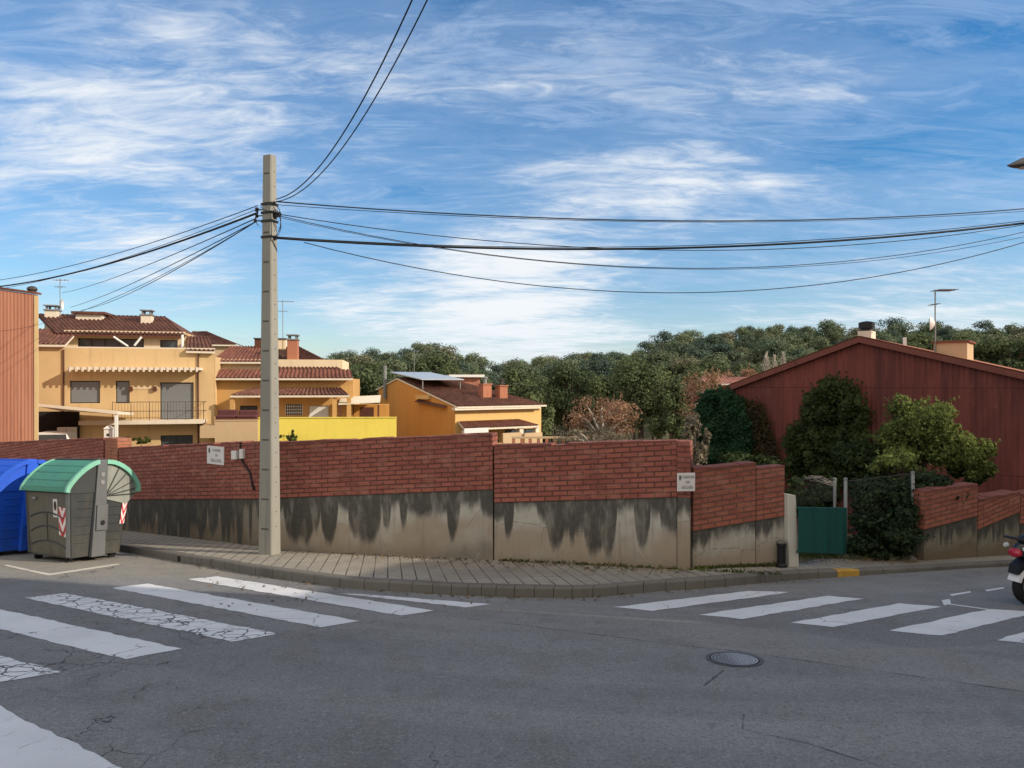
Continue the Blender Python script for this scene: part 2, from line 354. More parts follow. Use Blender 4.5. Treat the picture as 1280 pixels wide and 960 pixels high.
M['chimney_red'] = plaster('chimney_orange_plaster', (.40, .165, .10), .3)
M['pink_trim'] = plaster('pink_fascia', (.21, .075, .062), .4)
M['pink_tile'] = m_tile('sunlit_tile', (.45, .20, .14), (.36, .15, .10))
M['panel'] = plain('solar_panel', (.42, .45, .48), .3, .2, var=.1)
M['bark'] = plain('bark', (.10, .075, .055), .95, var=.4, scale=5)
M['bark_pale'] = plain('pale_bark', (.36, .32, .27), .95, var=.3, scale=5)
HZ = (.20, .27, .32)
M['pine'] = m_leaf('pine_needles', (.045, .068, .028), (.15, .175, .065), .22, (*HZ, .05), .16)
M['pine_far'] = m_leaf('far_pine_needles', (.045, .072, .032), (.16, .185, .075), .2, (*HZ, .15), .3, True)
M['oak_dry'] = m_leaf('dry_oak_leaves', (.17, .095, .06), (.36, .215, .135), .3)
M['grey_twig'] = m_leaf('grey_twigs', (.12, .10, .075), (.27, .23, .16), .2)
M['ivy'] = m_leaf('ivy_leaves', (.010, .034, .016), (.030, .066, .030), .2, None, 1.2)
M['ivy_dark'] = m_leaf('dark_ivy_leaves', (.010, .022, .012), (.050, .072, .034), .2, None, 1.5)
M['climber'] = m_leaf('climber_leaves', (.014, .026, .011), (.058, .078, .026), .25, None, 1.2)
M['climber_red'] = m_leaf('red_climber_leaves', (.030, .026, .014), (.055, .040, .020), .2)
M['laurel'] = m_leaf('laurel_leaves', (.007, .018, .007), (.22, .26, .075), .3, None, .9)
M['weed'] = m_leaf('weed_leaves', (.05, .065, .02), (.14, .16, .05), .3)
M['dead_leaf'] = m_leaf('fallen_leaf', (.07, .045, .025), (.22, .14, .07), .1)
M['chain'] = plain('fence_wire', (.07, .075, .07), .7, .1, var=.2)
M['tyre'] = plain('tyre_rubber', (.010, .010, .011), .8, var=.2)
M['scooter'] = plain('scooter_black_paint', (.010, .011, .016), .25, var=.1, spec=.6)
M['scooter_white'] = plain('scooter_white_panel', (.62, .60, .62), .35, var=.08)
M['tail_red'] = plain('tail_light_red', (.36, .012, .03), .2, var=.1, spec=.6)
M['chrome'] = plain('chrome', (.60, .60, .62), .2, .9, var=.05)
M['lamp_grey'] = plain('lamp_housing', (.13, .125, .125), .5, .2, var=.1)
M['lens'] = plain('lens', (.5, .52, .5), .15, var=.05, spec=.6)
M['brown_fabric'] = plain('brown_cushion', (.10, .035, .035), .9, var=.25)
M['awning'] = plain('cream_awning', (.70, .62, .48), .8, var=.1)

# ------------------------------------------------------------------ mesh builder
WM = {}
class MB:
    def __init__(s): s.v = []; s.f = []; s.uv = []
    def poly(s, pts, uvs=None):
        i = len(s.v); s.v += [Vector(p) for p in pts]; s.f.append(tuple(range(i, i+len(pts))))
        s.uv.append(list(uvs) if uvs else [(0, 0)]*len(pts)); return s
    def box(s, x0, x1, y0, y1, z0, z1):
        return s.hexa([(x0, y0, z0), (x1, y0, z0), (x1, y1, z0), (x0, y1, z0)], [(x0, y0, z1), (x1, y0, z1), (x1, y1, z1), (x0, y1, z1)])
    def hexa(s, b, t):
        i = len(s.v); s.v += [Vector(p) for p in list(b)+list(t)]; n = len(b)
        fs = [tuple(i+n-1-k for k in range(n)), tuple(i+n+k for k in range(n))]
        for k in range(n): fs.append((i+k, i+(k+1) % n, i+n+(k+1) % n, i+n+k))
        for f in fs: s.f.append(f); s.uv.append([(0, 0)]*len(f))
        return s
    def loft(s, rings, cap=True):
        i = len(s.v); n = len(rings[0])
        for r in rings: s.v += [Vector(p) for p in r]
        for a in range(len(rings)-1):
            for k in range(n):
                s.f.append((i+a*n+k, i+a*n+(k+1) % n, i+(a+1)*n+(k+1) % n, i+(a+1)*n+k)); s.uv.append([(0, 0)]*4)
        if cap:
            s.f.append(tuple(i+n-1-k for k in range(n))); s.uv.append([(0, 0)]*n)
            e = i+(len(rings)-1)*n; s.f.append(tuple(e+k for k in range(n))); s.uv.append([(0, 0)]*n)
        return s
    def tube(s, pts, r, n=8, cap=True):
        pts = [Vector(p) for p in pts]; rs = r if isinstance(r, (list, tuple)) else [r]*len(pts); rings = []
        for k, p in enumerate(pts):
            d = (pts[min(k+1, len(pts)-1)]-pts[max(k-1, 0)]).normalized()
            up = Vector((0, 0, 1)) if abs(d.z) < .9 else Vector((1, 0, 0))
            a = d.cross(up).normalized(); b = a.cross(d)
            rings.append([p+(a*math.cos(t)+b*math.sin(t))*rs[k] for t in [2*math.pi*j/n for j in range(n)]])
        return s.loft(rings, cap)
    def lathe(s, c, prof, n=20, axis='z'):
        c = Vector(c); rings = []
        for (r, h) in prof:
            ring = []
            for j in range(n):
                t = 2*math.pi*j/n; a, b = r*math.cos(t), r*math.sin(t)
                ring.append(c+(Vector((a, b, h)) if axis == 'z' else Vector((a, h, b)) if axis == 'y' else Vector((h, a, b))))
            rings.append(ring)
        return s.loft(rings)
    def sheet(s, A, B, C, D, pitch=.2, amp=.03, rows=1):
        """corrugated sheet A-B bottom, D-C top; ribs run from the A-B edge to the D-C edge"""
        A, B, C, D = map(Vector, (A, B, C, D)); L = max((B-A).length, (C-D).length); n = max(4, int(L/pitch*6))
        nn = (B-A).cross(D-A).normalized(); i = len(s.v)
        for r in range(rows+1):
            for k in range(n+1):
                t = k/n; p = A.lerp(B, t).lerp(D.lerp(C, t), r/rows)
                s.v.append(p+nn*amp*math.cos(2*math.pi*k/6))
        for r in range(rows):
            for k in range(n):
                a = i+r*(n+1)+k; s.f.append((a, a+1, a+n+2, a+n+1)); s.uv.append([(0, 0)]*4)
        return s
    def build(s, name, mat, parent=None, world=False, smooth=False, bevel=0.0):
        me = bpy.data.meshes.new(name)
        if world and parent is not None:
            inv = WM[parent.name].inverted(); vs = [inv @ p for p in s.v]
        else: vs = s.v
        me.from_pydata([tuple(p) for p in vs], [], s.f)
        ul = me.uv_layers.new(name='UVMap'); flat = [c for f in s.uv for uv in f for c in uv]
        ul.data.foreach_set('uv', flat)
        if smooth: me.polygons.foreach_set('use_smooth', [True]*len(me.polygons))
        me.materials.append(M[mat] if isinstance(mat, str) else mat); me.update()
        o = bpy.data.objects.new(name, me); COL.objects.link(o)
        if parent is not None: o.parent = parent; WM[o.name] = WM[parent.name].copy()
        else: WM[o.name] = Matrix.Identity(4)
        if bevel:
            b = o.modifiers.new('bevel', 'BEVEL'); b.width = bevel; b.segments = 2; b.limit_method = 'ANGLE'
        return o
def tag(o, label=None, cat=None, group=None, kind=None):
    if label: o['label'] = label
    if cat: o['category'] = cat
    if group: o['group'] = group
    if kind: o['kind'] = kind
    return o
def thing(name, label, cat, loc, rotz=0.0, group=None, tilt=0.0):
    o = bpy.data.objects.new(name, None); COL.objects.link(o); o.empty_display_size = .2
    m = Matrix.Translation(Vector(loc)) @ Matrix.Rotation(tilt, 4, 'X') @ Matrix.Rotation(rotz, 4, 'Z')
    o.matrix_world = m; WM[o.name] = m.copy()
    return tag(o, label, cat, group)
def local_frame(o):
    """put a world-space single mesh's origin at its base"""
    me = o.data; n = len(me.vertices); co = np.empty(n*3); me.vertices.foreach_get('co', co); co = co.reshape(-1, 3)
    b = Vector((co[:, 0].mean(), co[:, 1].mean(), co[:, 2].min())); co -= np.array(b); me.vertices.foreach_set('co', co.ravel()); me.update()
    o.location = b; return o

# leaf clouds ------------------------------------------------------
def quads_mesh(name, C, Nn, size, aspect, mat, parent=None, tint=None):
    n = len(C); Nn = Nn/np.linalg.norm(Nn, axis=1, keepdims=True)
    r = rng.normal(size=(n, 3)); T = np.cross(Nn, r); T /= np.linalg.norm(T, axis=1, keepdims=True); B = np.cross(Nn, T)
    s = size*(.6+.8*rng.random((n, 1))); T = T*s; B = B*s*aspect
    V = np.stack([C-T*.5, C-B*.5+T*.05, C+T*.5, C+B*.5+T*.05], 1).reshape(-1, 3)
    me = bpy.data.meshes.new(name); me.vertices.add(4*n); me.vertices.foreach_set('co', V.ravel())
    me.loops.add(4*n); me.loops.foreach_set('vertex_index', np.arange(4*n)); me.polygons.add(n)
    me.polygons.foreach_set('loop_start', np.arange(n)*4); me.polygons.foreach_set('loop_total', np.full(n, 4))
    if tint is not None: me.attributes.new('tint', 'FLOAT', 'FACE').data.foreach_set('value', tint.astype(np.float32))
    me.materials.append(M[mat]); me.update(calc_edges=True)
    o = bpy.data.objects.new(name, me); COL.objects.link(o)
    if parent is not None: o.parent = parent
    return o
def cloud(center, radii, n, hollow=.55, low=-1.0):
    d = rng.normal(size=(n*2, 3)); d /= np.linalg.norm(d, axis=1, keepdims=True); d = d[d[:, 2] > low][:n]
    k = hollow+(1-hollow)*rng.random((len(d), 1))**.6
    k *= 1+.12*rng.normal(size=(len(d), 1))
    return np.array(center)+d*k*np.array(radii), d/np.array(radii)*np.mean(radii)+rng.normal(size=d.shape)*.42
def sprigs(center, radii, n):
    P, Q = [], []
    for _ in range(n):
        d = rng.normal(size=3); d /= np.linalg.norm(d); d[2] = d[2]*.7+.25; p = np.array(center)+d*np.array(radii)*(.8+.15*rng.random()); l = np.mean(radii)*(.25+.55*rng.random()); v = d+rng.normal(size=3)*.4
        k = np.sort(rng.random(9))[:, None]; P.append(p+v*l*k+rng.normal(size=(9, 3))*.035*np.mean(radii)); Q.append(rng.normal(size=(9, 3))+np.array([0, 0, .4]))
    return np.concatenate(P), np.concatenate(Q)
def clumps(items):
    P, Q = [], []
    for it in items:
        p, q = cloud(*it); P.append(p); Q.append(q)
    return np.concatenate(P), np.concatenate(Q)

# ------------------------------------------------------------------ terrain
SKY = [(300, 455), (420, 450), (480, 447), (520, 440), (545, 437), (580, 448), (610, 461), (650, 463), (690, 456), (740, 448), (790, 440), (815, 432), (860, 425), (900, 417), (960, 414), (1010, 414), (1060, 411), (1110, 414), (1160, 413), (1210, 411), (1250, 414), (1290, 411), (1500, 410)]
def skyline(px):
    for (a, b), (c, d) in zip(SKY, SKY[1:]):
        if a <= px <= c: return b+(d-b)*(px-a)/(c-a)
    return SKY[0][1] if px < SKY[0][0] else SKY[-1][1]
YT = 165.0
def ground_z(x, y):
    base = -SL*y if y < 42 else max(-5.6, -SL*42-(y-42)*.045)
    if y <= 62: return base-(.25 if 17 < y else 0)
    px = 640+F*x/y; top = CAMZ+(480-skyline(px))/F*YT-6.7
    t = min(1, (y-62)/(YT-62)); t = t*t*(3-2*t)*.85+t*.15
    if y > YT: return top-(y-YT)*.06
    return base-.25+(top-base+.25)*t
mb = MB(); xs = list(np.concatenate([np.linspace(-420, -60, 13)[:-1], np.linspace(-60, 60, 61), np.linspace(60, 420, 13)[1:]])); ys = [-60, -30, -10, 0, 8, 17.0, 17.6, 22, 30, 36, 42, 50, 56, 62]+list(range(68, 200, 6))+[230, 300, 420]
nx = len(xs)
for y in ys:
    for x in xs: mb.v.append(Vector((x, y, ground_z(x, y)-.02)))
for j in range(len(ys)-1):
    for i in range(nx-1): mb.f.append((j*nx+i, j*nx+i+1, (j+1)*nx+i+1, (j+1)*nx+i)); mb.uv.append([(0, 0)]*4)
tag(mb.build('ground', 'ground', smooth=True), kind='structure')

# kerb line in plan, from pixels of its foot on the road
KP = [(100, 683), (159, 691), (230, 704), (264, 709), (309, 718), (365, 726), (440, 736), (515, 741), (575, 744.5), (620, 746), (680, 747.5), (741, 747), (819, 740), (881, 736), (944, 730), (1000, 725), (1060, 721), (1135, 716), (1210, 711), (1300, 706)]
K0 = [G(*p) for p in KP]
d0 = (K0[0]-K0[2]).normalized(); d1 = Vector((.93, .37, 0))
K0 = [K0[0]+d0*k for k in (16, 10, 5, 2)]+K0+[K0[-1]+d1*k for k in (3, 8, 16, 26)]
def resample(P, step):
    out = [P[0]]; 
    for a, b in zip(P, P[1:]):
        n = max(1, int((b-a).length/step))
        for k in range(1, n+1): out.append(a.lerp(b, k/n))
    return out
# smooth the kerb line (Catmull-Rom)
def catmull(P, n=6):
    out = []
    for i in range(len(P)-1):
        p0, p1, p2, p3 = P[max(0, i-1)], P[i], P[i+1], P[min(len(P)-1, i+2)]
        for k in range(n):
            t = k/n; out.append(.5*((2*p1)+(p2-p0)*t+(2*p0-5*p1+4*p2-p3)*t*t+(3*p1-p0-3*p2+p3)*t**3))
    return out+[P[-1]]
K = catmull(K0, 5)
K = [Vector((p.x, p.y, gz(p.y))) for p in K]
def koff(p):                       # kerb height
    return .14 if p.x < 3.5 else max(.08, .14-(p.x-3.5)*.02)
# road sheet
mb = MB()
for a, b in zip(K, K[1:]):
    qa, qb = Vector((a.x*1.0, -14, gz(-14))), Vector((b.x*1.0, -14, gz(-14)))
    n = 6
    for k in range(n):
        P = [a.lerp(qa, k/n), a.lerp(qa, (k+1)/n), b.lerp(qb, (k+1)/n), b.lerp(qb, k/n)]
        mb.poly([(p.x, p.y, gz(p.y, .004)) for p in P])
tag(mb.build('road', 'asphalt'), kind='structure')

# wall lines in plan -------------------------------------------------
WC = Vector((2.54, 10.9, 0)); WA = Vector((-4.25, 13.3, 0)); DW = (WC-WA).normalized()
WL = Vector((-4.55, 13.62, 0)); DL = Vector((-.81, .587, 0)).normalized()
WR = Vector((4.42, 11.42, 0)); DR = (WR-WC).normalized()
WG = G(1155, 700, .09); WG2 = G(1285, 692, .09); WG.z = WG2.z = 0; DG = (WG2-WG).normalized()
def on_line(px, p, d):
    k = (px-640)/F; t = (k*p.y-p.x)/(d.x-k*d.y); return p+d*t
def wz(px, py, p, d):
    q = on_line(px, p, d); return Vector((q.x, q.y, CAMZ-(py-480)/F*q.y))

# pavement strip between kerb and walls ------------------------------
foot = [WL+DL*22, WL, WA+Vector((-.1, 0, 0)), WC, WR+DR*.3, G(1000, 700, .13), G(1070, 700, .11), WG, WG2, WG2+d1*26]
foot = resample([Vector((p.x, p.y, 0)) for p in foot], .4)
def nearest_foot(p, lo):
    best, bi = 1e9, lo
    for i in range(lo, min(len(foot), lo+14)):
        d = (foot[i]-Vector((p.x, p.y, 0))).length
        if d < best-1e-6: best, bi = d, i
    return bi
mb = MB(); bi = min(range(len(foot)), key=lambda i: (foot[i]-Vector((K[0].x, K[0].y, 0))).length); u = 0.0; prev = None
for p in K:
    bi = nearest_foot(p, bi); q = foot[bi]; o = koff(p); inn = (q-Vector((p.x, p.y, 0))); w = max(.3, inn.length+.25); inn = inn.normalized()
    a = Vector((p.x, p.y, gz(p.y, o)))
    a2 = Vector((p.x, p.y, 0))+inn*.13; a2.z = gz(a2.y, o+.003)
    b = Vector((p.x, p.y, 0))+inn*w; b.z = gz(b.y, o+.003)
    if prev is not None:
        u2 = u+(a2-prev[1]).length
        mb.poly([prev[1], a2, b, prev[2]], [(q_.x*.985+q_.y*.17, 20-(q_.y*.985-q_.x*.17)) for q_ in (prev[1], a2, b, prev[2])]); u = u2
    prev = (a, a2, b, w)
tag(mb.build('pavement', 'paver'), kind='structure')
# kerb stones: rounded top, joints every metre
mb = MB(); bi = min(range(len(foot)), key=lambda i: (foot[i]-Vector((K[0].x, K[0].y, 0))).length); rings = []
KR = resample(K, .5)
for p in KR:
    bi = nearest_foot(p, bi); inn = (foot[bi]-Vector((p.x, p.y, 0))).normalized(); o = koff(p); pp = Vector((p.x, p.y, gz(p.y)))
    prof = [(.0, -.05), (.0, o-.025), (.012, o-.006), (.03, o+.002), (.128, o+.002), (.128, -.05)]
    rings.append([pp+inn*x+Vector((0, 0, z)) for x, z in prof])
for i in range(0, len(rings)-1, 2):
    seg = rings[i:i+3]
    if len(seg) < 2: break
    dirv = (seg[-1][0]-seg[0][0]).normalized()*.004
    seg = [[p+dirv for p in seg[0]]]+seg[1:-1]+[[p-dirv for p in seg[-1]]]
    mb.loft(seg)
tag(mb.build('kerb', 'kerb'), kind='structure')
# drain slot in the kerb
a, b = G(222, 702.6, .0), G(250, 706.5, .0)
nrm = Vector((-(b-a).y, (b-a).x, 0)).normalized()*-.006
dr = MB(); 
dr.hexa([a+nrm+Vector((0, 0, .015)), b+nrm+Vector((0, 0, .015)), b-nrm+Vector((0, 0, .015)), a-nrm+Vector((0, 0, .015))], [a+nrm+Vector((0, 0, .105)), b+nrm+Vector((0, 0, .105)), b-nrm+Vector((0, 0, .105)), a-nrm+Vector((0, 0, .105))])
o = dr.build('kerb_drain', 'dark_int'); tag(o, 'dark drain slot let into the kerb stone left of the concrete pole', 'drain'); local_frame(o)

# road markings ------------------------------------------------------
def flat(name, pts, mat, off=.008, jag=.0):
    P = [G(*p) for p in pts]; out = []
    for a, b in zip(P, P[1:]+P[:1]):
        n = max(1, int((b-a).length/.12))
        for k in range(n):
            q = a.lerp(b, k/n); q += Vector((random.uniform(-jag, jag), random.uniform(-jag, jag), 0)); out.append((q.x, q.y, gz(q.y, off)))
    mb = MB().poly(out); return tag(mb.build(name, mat), kind='structure')
S = [([(-260, 835), (-170, 800), (155, 962), (60, 1010)], 'paint'), ([(-150, 830), (-80, 800), (78, 841), (0, 854)], 'paint_cracked'),
     ([(-90, 766), (-42, 753), (228, 812), (158, 825)], 'paint'), ([(31, 748), (83, 742), (348, 793), (290, 803)], 'paint_cracked'),
     ([(139, 735.5), (184, 730), (449, 777), (402, 785)], 'paint'), ([(234, 724.5), (272, 721), (543, 764), (502, 770.5)], 'paint'), ([(420, 742), (448, 743), (614, 756), (583, 760)], 'paint'),
     ([(768, 759.5), (937, 739), (988, 741), (816, 764.5)], 'paint'), ([(873, 769), (1035, 745.5), (1080, 749), (928, 774.5)], 'paint'), ([(988, 779), (1125, 755), (1177, 759), (1042, 784.5)], 'paint'),
     ([(1110, 789), (1237, 762), (1298, 766), (1177, 795.5)], 'paint'), ([(1246, 801), (1350, 770), (1415, 776), (1318, 809)], 'paint'), ([(1390, 816), (1478, 783), (1550, 790), (1470, 825)], 'paint')]
# first stripe of the left crossing follows the same spacing
for pts, m in S: flat('crosswalk_stripe', pts, m, jag=.014)
for pts in ([(4, 707.4), (9, 706.6), (62, 717.6), (60, 720)], [(61, 720), (61, 717.6), (147, 705), (151, 706.4)]): flat('parking_bay_line', pts, 'thin_paint', jag=.01)
for pts in ([(1187, 743.6), (1213, 739.6), (1214, 741.4), (1190, 745.6)], [(1231, 738), (1254, 734.6), (1256, 736), (1234, 740)], [(1186, 756.3), (1187, 755.4), (1236, 762), (1235, 763)]): flat('lane_dash', pts, 'paint')
flat('paint_square', [(1177, 751), (1187, 749.5), (1189, 755.5), (1180, 757.5)], 'paint')
# yellow paint on the kerb by the gate (painted onto its upper face)
mb = MB()
for i, p in enumerate(KR[:-1]):
    px = 640+F*p.x/p.y
    if 1036 < px < 1062:
        r0, r1 = rings[i], rings[i+1]; up = Vector((0, -.003, .003))
        for k in (0, 1, 2, 3): mb.poly([r0[k]+up, r1[k]+up, r1[k+1]+up, r0[k+1]+up])
tag(mb.build('kerb_yellow_mark', 'yellow_paint'), kind='structure')

# manhole ------------------------------------------------------------
c = G(918, 825); mh = thing('manhole_cover', 'round worn iron manhole cover set in a dark ring in the road', 'manhole cover', (c.x, c.y, gz(c.y, .006)), tilt=-math.atan(SL))
mb = MB(); n = 40; r = .205
def ringpoly(mb, r0, r1, z, n=40):
    for j in range(n):
        a, b = 2*math.pi*j/n, 2*math.pi*(j+1)/n
        mb.poly([(r0*math.cos(a), r0*math.sin(a), z), (r1*math.cos(a), r1*math.sin(a), z), (r1*math.cos(b), r1*math.sin(b), z), (r0*math.cos(b), r0*math.sin(b), z)])
pts = [(r*math.cos(2*math.pi*j/n), r*math.sin(2*math.pi*j/n), .006) for j in range(n)]
mb.poly(pts, [(p[0]/r, p[1]/r) for p in pts]); mb.build('cover', 'manhole', mh)
mb = MB(); ringpoly(mb, r+.012, r+.045, .004); mb.build('frame_ring', 'manhole_ring', mh)
mb = MB(); ringpoly(mb, r, r+.012, .001); mb.build('gap', 'dark_int', mh)

# ------------------------------------------------------------------ garden walls
def wall(name, label, p, d, pa, ta, ba, pb, tb, bb, brickm, basem, off=.14, th=.22, group=None, cap=True, foff=None):
    A, B = on_line(pa, p, d), on_line(pb, p, d); L = (B-A).length; dd = (B-A)/L; nb = Vector((-dd.y, dd.x, 0))
    if nb.y < 0: nb = -nb
    za, zb = wz(pa, ta, p, d).z, wz(pb, tb, p, d).z; ca, cb = wz(pa, ba, p, d).z, wz(pb, bb, p, d).z
    t = thing(name, label, 'wall', (A.x, A.y, gz(A.y, off)), 0, group)
    def V(q, z, k=0): return Vector((q.x+nb.x*k, q.y+nb.y*k, z))
    mb = MB(); f = -.014
    # front with course-parallel uv, split along its length
    def face(q0, q1, z00, z10, z01, z11, k, u0, u1):
        mb.poly([V(q0, z00, k), V(q1, z10, k), V(q1, z11, k), V(q0, z01, k)], [(u0, 0), (u1, 0), (u1, z11-z10), (u0, z01-z00)])
    face(A, B, ca, cb, za, zb, f, 0, L); face(B, A, cb, ca, zb, za, th, 0, L)
    mb.poly([V(A, za, f), V(B, zb, f), V(B, zb, th), V(A, za, th)], [(0, 0), (L, 0), (L, th), (0, th)])
    mb.poly([V(B, cb, f), V(B, cb, th), V(B, zb, th), V(B, zb, f)], [(0, 0), (th, 0), (th, zb-cb), (0, zb-cb)])
    mb.poly([V(A, ca, th), V(A, ca, f), V(A, za, f), V(A, za, th)], [(0, 0), (th, 0), (th, za-ca), (0, za-ca)])
    mb.poly([V(A, ca, f), V(A, ca, th), V(B, cb, th), V(B, cb, f)])
    mb.build('brick_panel', brickm, t, world=True)
    mb = MB(); fo = off if foff is None else foff
    fa, fb = gz(A.y, fo)-.25, gz(B.y, fo)-.25
    mb.poly([V(A, fa), V(B, fb), V(B, cb-.003), V(A, ca-.003)], [(0, fa-ca), (L, fb-cb), (L, 0), (0, 0)])
    mb.poly([V(B, fb), V(B, fb, th), V(B, cb-.003, th), V(B, cb-.003)], [(0, fb-cb), (th, fb-cb), (th, 0), (0, 0)])
    mb.poly([V(A, fa, th), V(A, fa), V(A, ca-.003), V(A, ca-.003, th)], [(0, fa-ca), (th, fa-ca), (th, 0), (0, 0)])
    mb.poly([V(B, fb, th), V(A, fa, th), V(A, ca-.003, th), V(B, cb-.003, th)], [(0, fa-ca), (L, fb-cb), (L, 0), (0, 0)])
    mb.build('concrete_base', basem, t, world=True)
    if cap:
        mb = MB(); g = .006; h = .03; n = max(2, int(L/.24)); cr_ = random.Random(int(abs(pa)*7))
        for q_ in range(n):
            t0, t1 = q_/n+.003/L, (q_+1)/n-.003/L; P_, Q_ = A.lerp(B, t0), A.lerp(B, t1); z0_, z1_ = za+(zb-za)*t0, za+(zb-za)*t1; e_ = cr_.uniform(-.004, .012); f_ = cr_.uniform(-.006, .004)
            if cr_.random() < .07: e_ -= .022
            mb.hexa([V(P_, z0_+.002, f-g+f_), V(Q_, z1_+.002, f-g+f_), V(Q_, z1_+.002, th+g), V(P_, z0_+.002, th+g)], [V(P_, z0_+h+e_, f-g+f_), V(Q_, z1_+h+e_+cr_.uniform(-.004, .004), f-g+f_), V(Q_, z1_+h+e_, th+g), V(P_, z0_+h+e_, th+g)])
        mb.build('coping', 'coping_brick', t, world=True)
    return t, A, B, za, zb, ca, cb, nb
wall('brick_wall', 'far left brick garden wall behind the blue and green containers', WL, DL, -60, 556.5, 640, 130, 549, 632, 'brick', 'stain_c')
wall('brick_wall', 'brick garden wall over dark dripping concrete, between green container and pole', WL, DL, 149.5, 561, 624.5, 334, 553, 623.5, 'brick', 'stain_c')
w2 = wall('brick_wall', 'longer brick garden wall right of the pole over streaked concrete', WA, DW, 338, 555, 623, 616, 544.5, 612, 'brick', 'stain_a')
w3 = wall('brick_wall', 'brick garden wall with lower brick band, left of the white street sign at the corner', WA, DW, 618, 559, 628.5, 846, 552.5, 621.5, 'brick', 'stain_b')
def pier(name, label, p, d, px0, px1, top, bot_off, mat, depth=.32, front=-.03, split=None, smat=None):
    A, B = on_line(px0, p, d), on_line(px1, p, d); dd = (B-A).normalized(); nb = Vector((-dd.y, dd.x, 0)); nb = nb if nb.y > 0 else -nb
    z1 = wz(px0, top, p, d).z; z0 = gz(A.y, bot_off)-.2; t = thing(name, label, 'wall pier', (A.x, A.y, gz(A.y, bot_off)))
    L = (B-A).length
    def col(za, zb, m, nm, ex=0.0):
        P = [A+nb*(front-ex)-dd*ex, B+nb*(front-ex)+dd*ex, B+nb*depth+dd*ex, A+nb*depth-dd*ex]; mb = MB()
        for i in range(4):
            a, b = P[i], P[(i+1) % 4]; l = (b-a).length
            mb.poly([(a.x, a.y, za), (b.x, b.y, za), (b.x, b.y, zb), (a.x, a.y, zb)], [(0, za-zb), (l, za-zb), (l, 0), (0, 0)])
        mb.poly([(q.x, q.y, zb) for q in P], [(0, 0), (L, 0), (L, depth), (0, depth)])
        mb.build(nm, m, t, world=True)
    if split is None: col(z0, z1, mat, 'shaft')
    else:
        zs = wz(px0, split, p, d).z; col(z0, zs, smat, 'concrete_base'); col(zs+.002, z1, mat, 'brick_shaft', .006)
    return t
pier('brick_pier', 'short orange brick pier closing the far left wall above the green container', WL, DL, 133, 148.5, 547, .14, 'brick_lit', .3)
pier('brick_pier', 'brick corner pier with sunlit top beside the right street sign', WA, DW, 847, 862.5, 551.5, .14, 'brick', .34, -.035, 621, 'render_clean')
wall('brick_wall', 'small stepped brick wall right of the corner, taller half', WC+DR*.05, DR, 866, 588, 664, 944, 581, 651, 'brick_far', 'render_clean')
wall('brick_wall', 'small stepped brick wall next to the white post, lower half', WC+DR*.05, DR, 945, 587.5, 651, 980, 584, 645, 'brick_far', 'render_clean')
# white gate post
A = on_line(988, WC, DR); t = thing('gate_post', 'leaning white painted concrete post between brick wall and green gate', 'post', (A.x, A.y, gz(A.y, .14)), math.atan2(DR.y, DR.x))
h = (A.y/F)*(707-617); MB().hexa([(-.095, -.1, -.15), (.095, -.1, -.15), (.095, .1, -.15), (-.095, .1, -.15)], [(-.125, -.1, h), (.03, -.1, h-.03), (.03, .1, h-.03), (-.125, .1, h)]).build('post_shaft', 'white_post', t, bevel=.012)
# black bollard in front of the white post
A = on_line(973, WC, DR)+Vector((.0, -.13, 0)); t = thing('bollard', 'short dark bollard with pale cap against the concrete beside the white post', 'bollard', (A.x, A.y, gz(A.y, .14)))
MB().lathe((0, 0, 0), [(.0, -.02), (.085, -.02), (.085, .03), (.065, .05), (.065, .30), (.075, .32), (.075, .36)], 16).build('shaft', 'black', t, smooth=False)
MB().lathe((0, 0, 0), [(.07, .362), (.072, .385), (.05, .41), (0, .415)], 16).build('cap', 'kerb', t)
# right-hand walls
wall('brick_wall', 'orange brick wall on mossy concrete under the overgrown shrub', WG, DG, 1155, 616, 662, 1221, 607, 645, 'brick_far', 'render_mossy', .09, .25)
wall('brick_wall', 'orange brick wall with bright sandy top at the right edge, before the motor scooter', WG, DG, 1222, 626, 662, 1274, 617, 640, 'brick_far', 'render_mossy', .09, .3)
wall('brick_wall', 'rightmost dark brick wall continuing past the frame behind the motor scooter', WG, DG, 1275, 619, 655, 1520, 590, 612, 'brick_far', 'render_mossy', .09, .25)

# gate, fence, posts
gA, gB = WR+DR*.32, G(1058, 697, .11); gA = Vector((gA.x, gA.y, 0)); gB = Vector((gB.x, gB.y, 0)); gA = on_line(997, gA, (gB-gA).normalized())
def gate_z(px, py): return wz(px, py, gA, (gB-gA).normalized()).z
t = thing('metal_gate', 'low green corrugated metal gate between white post and thin galvanised post', 'gate', (gA.x, gA.y, gz(gA.y, .13)))
zt0, zt1 = gate_z(997, 635), gate_z(1056, 636.5); zb0, zb1 = gate_z(997, 690), gate_z(1056, 693)
MB().sheet((gA.x, gA.y, zb0), (gB.x, gB.y, zb1), (gB.x, gB.y, zt1), (gA.x, gA.y, zt0), .075, .008).build('sheet_panel', 'green_sheet', t, world=True)
mb = MB(); 
for z0, z1 in ((zt0, zt1), (zb0, zb1)): mb.tube([(gA.x, gA.y+.02, z0), (gB.x, gB.y+.02, z1)], .018, 6)
mb.build('frame', 'green_sheet', t, world=True)
